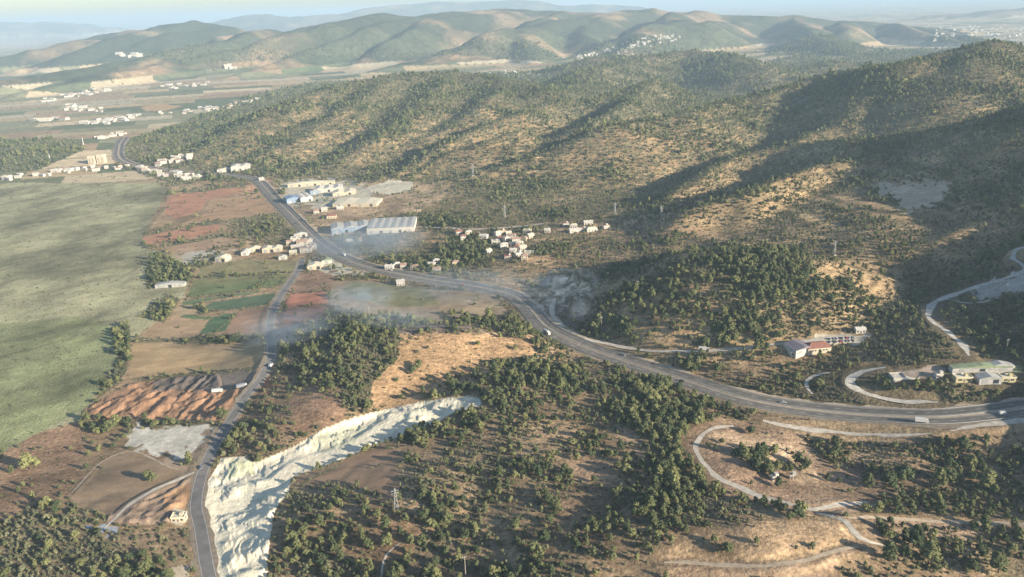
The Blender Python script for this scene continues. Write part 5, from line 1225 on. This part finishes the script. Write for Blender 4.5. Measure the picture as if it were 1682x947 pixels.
# ------------------------------------------------------------------ smoke of the brush fires
def smoke(name, u, v, size, lift, dens_, label, rot=0, scale=2.2, seed=0.0, thr=.42):
    x, y, z = at(u, v)
    V, F = ICO2
    me = bpy.data.meshes.new(name); me.from_pydata([tuple(map(float, p)) for p in V], [], [tuple(map(int, f)) for f in F]); me.update()
    o = bpy.data.objects.new(name, me); COL.objects.link(o); o.location = (x, y, z + lift); o.scale = size; o.rotation_euler = (0, 0, rot); tag(o, label, 'smoke', kind='stuff')
    mt = bpy.data.materials.new(name); mt.use_nodes = True; nt = mt.node_tree; nt.nodes.clear(); me.materials.append(mt); N = nt.nodes; L = nt.links
    out = N.new('ShaderNodeOutputMaterial'); pv = N.new('ShaderNodeVolumePrincipled'); L.new(pv.outputs[0], out.inputs['Volume'])
    pv.inputs['Color'].default_value = (.70, .85, 1, 1); pv.inputs['Anisotropy'].default_value = .1
    tc = N.new('ShaderNodeTexCoord'); ln = N.new('ShaderNodeVectorMath'); ln.operation = 'LENGTH'; L.new(tc.outputs['Object'], ln.inputs[0])
    fo = N.new('ShaderNodeMapRange'); fo.inputs[1].default_value = .95; fo.inputs[2].default_value = .25; fo.inputs[3].default_value = 0; fo.inputs[4].default_value = 1; L.new(ln.outputs['Value'], fo.inputs[0])
    ns = N.new('ShaderNodeTexNoise'); ns.noise_dimensions = '4D'; ns.inputs['W'].default_value = seed; ns.inputs['Scale'].default_value = scale; ns.inputs['Detail'].default_value = 8; ns.inputs['Roughness'].default_value = .6; ns.inputs['Distortion'].default_value = 1.4; L.new(tc.outputs['Object'], ns.inputs['Vector'])
    mr = N.new('ShaderNodeMapRange'); mr.inputs[1].default_value = thr; mr.inputs[2].default_value = .72; mr.inputs[3].default_value = 0; mr.inputs[4].default_value = 1; L.new(ns.outputs['Fac'], mr.inputs[0])
    a = N.new('ShaderNodeMath'); a.operation = 'MULTIPLY'; L.new(fo.outputs[0], a.inputs[0]); L.new(mr.outputs[0], a.inputs[1])
    b = N.new('ShaderNodeMath'); b.operation = 'MULTIPLY'; L.new(a.outputs[0], b.inputs[0]); b.inputs[1].default_value = dens_; L.new(b.outputs[0], pv.inputs['Density'])
smoke('smoke', 930, 505, (52, 46, 30), 15, .10, 'blue white smoke rising from the burning bushes beside the highway bend', .4, 4.0, 1.0, .55)
smoke('smoke', 955, 522, (16, 16, 12), 7, .06, 'small dense puff of smoke at the foot of the knoll', .2, 1.8, 4.0, .45)
smoke('smoke', 590, 522, (44, 28, 18), 20, .08, 'blue smoke drifting off the dark wooded hill', .2, 2.0, 7.0)
smoke('smoke', 780, 486, (120, 50, 20), 12, .032, 'thin white smoke lying over the field below the highway', -.25, 3.6, 11.0, .46)
smoke('smoke', 650, 538, (60, 26, 10), 10, .05, 'low blue smoke beside the track behind the dry hill', -.2, 2.2, 15.0)
smoke('smoke', 600, 410, (100, 80, 22), 12, .03, 'faint blue smoke over the houses below the warehouses', .1, 1.8, 19.0, .36)
smoke('smoke', 480, 560, (60, 40, 16), 14, .03, 'faint smoke drifting across the country road', .1, 1.8, 23.0, .38)
# ------------------------------------------------------------------ the air: one box of even pale haze round everything
def box_mesh(name, lo, hi, material):
    x0, y0, z0 = lo; x1, y1, z1 = hi
    V = [(x0, y0, z0), (x1, y0, z0), (x1, y1, z0), (x0, y1, z0), (x0, y0, z1), (x1, y0, z1), (x1, y1, z1), (x0, y1, z1)]
    return new_mesh(name, V, [(0, 3, 2, 1), (4, 5, 6, 7), (0, 1, 5, 4), (1, 2, 6, 5), (2, 3, 7, 6), (3, 0, 4, 7)], material)
mh_ = bpy.data.materials.new('pale haze'); mh_.use_nodes = True; nt = mh_.node_tree; nt.nodes.clear()
out = nt.nodes.new('ShaderNodeOutputMaterial'); pv = nt.nodes.new('ShaderNodeVolumePrincipled')
pv.inputs['Color'].default_value = (.58, .80, 1.0, 1); pv.inputs['Density'].default_value = HAZE_DENSITY; pv.inputs['Anisotropy'].default_value = 0.0
nt.links.new(pv.outputs[0], out.inputs['Volume'])
zb = float(GZ.min()) - 1.0; zt = max(float(GZ.max()), CAM_H) + 12
hz_o = box_mesh('haze', (-190000, -500, zb), (190000, 86000, zt), mh_); tag(hz_o, 'pale blue haze that veils the far hills and plain', 'haze', kind='stuff')
print('haze', zb, zt, 'verts', len(VX))
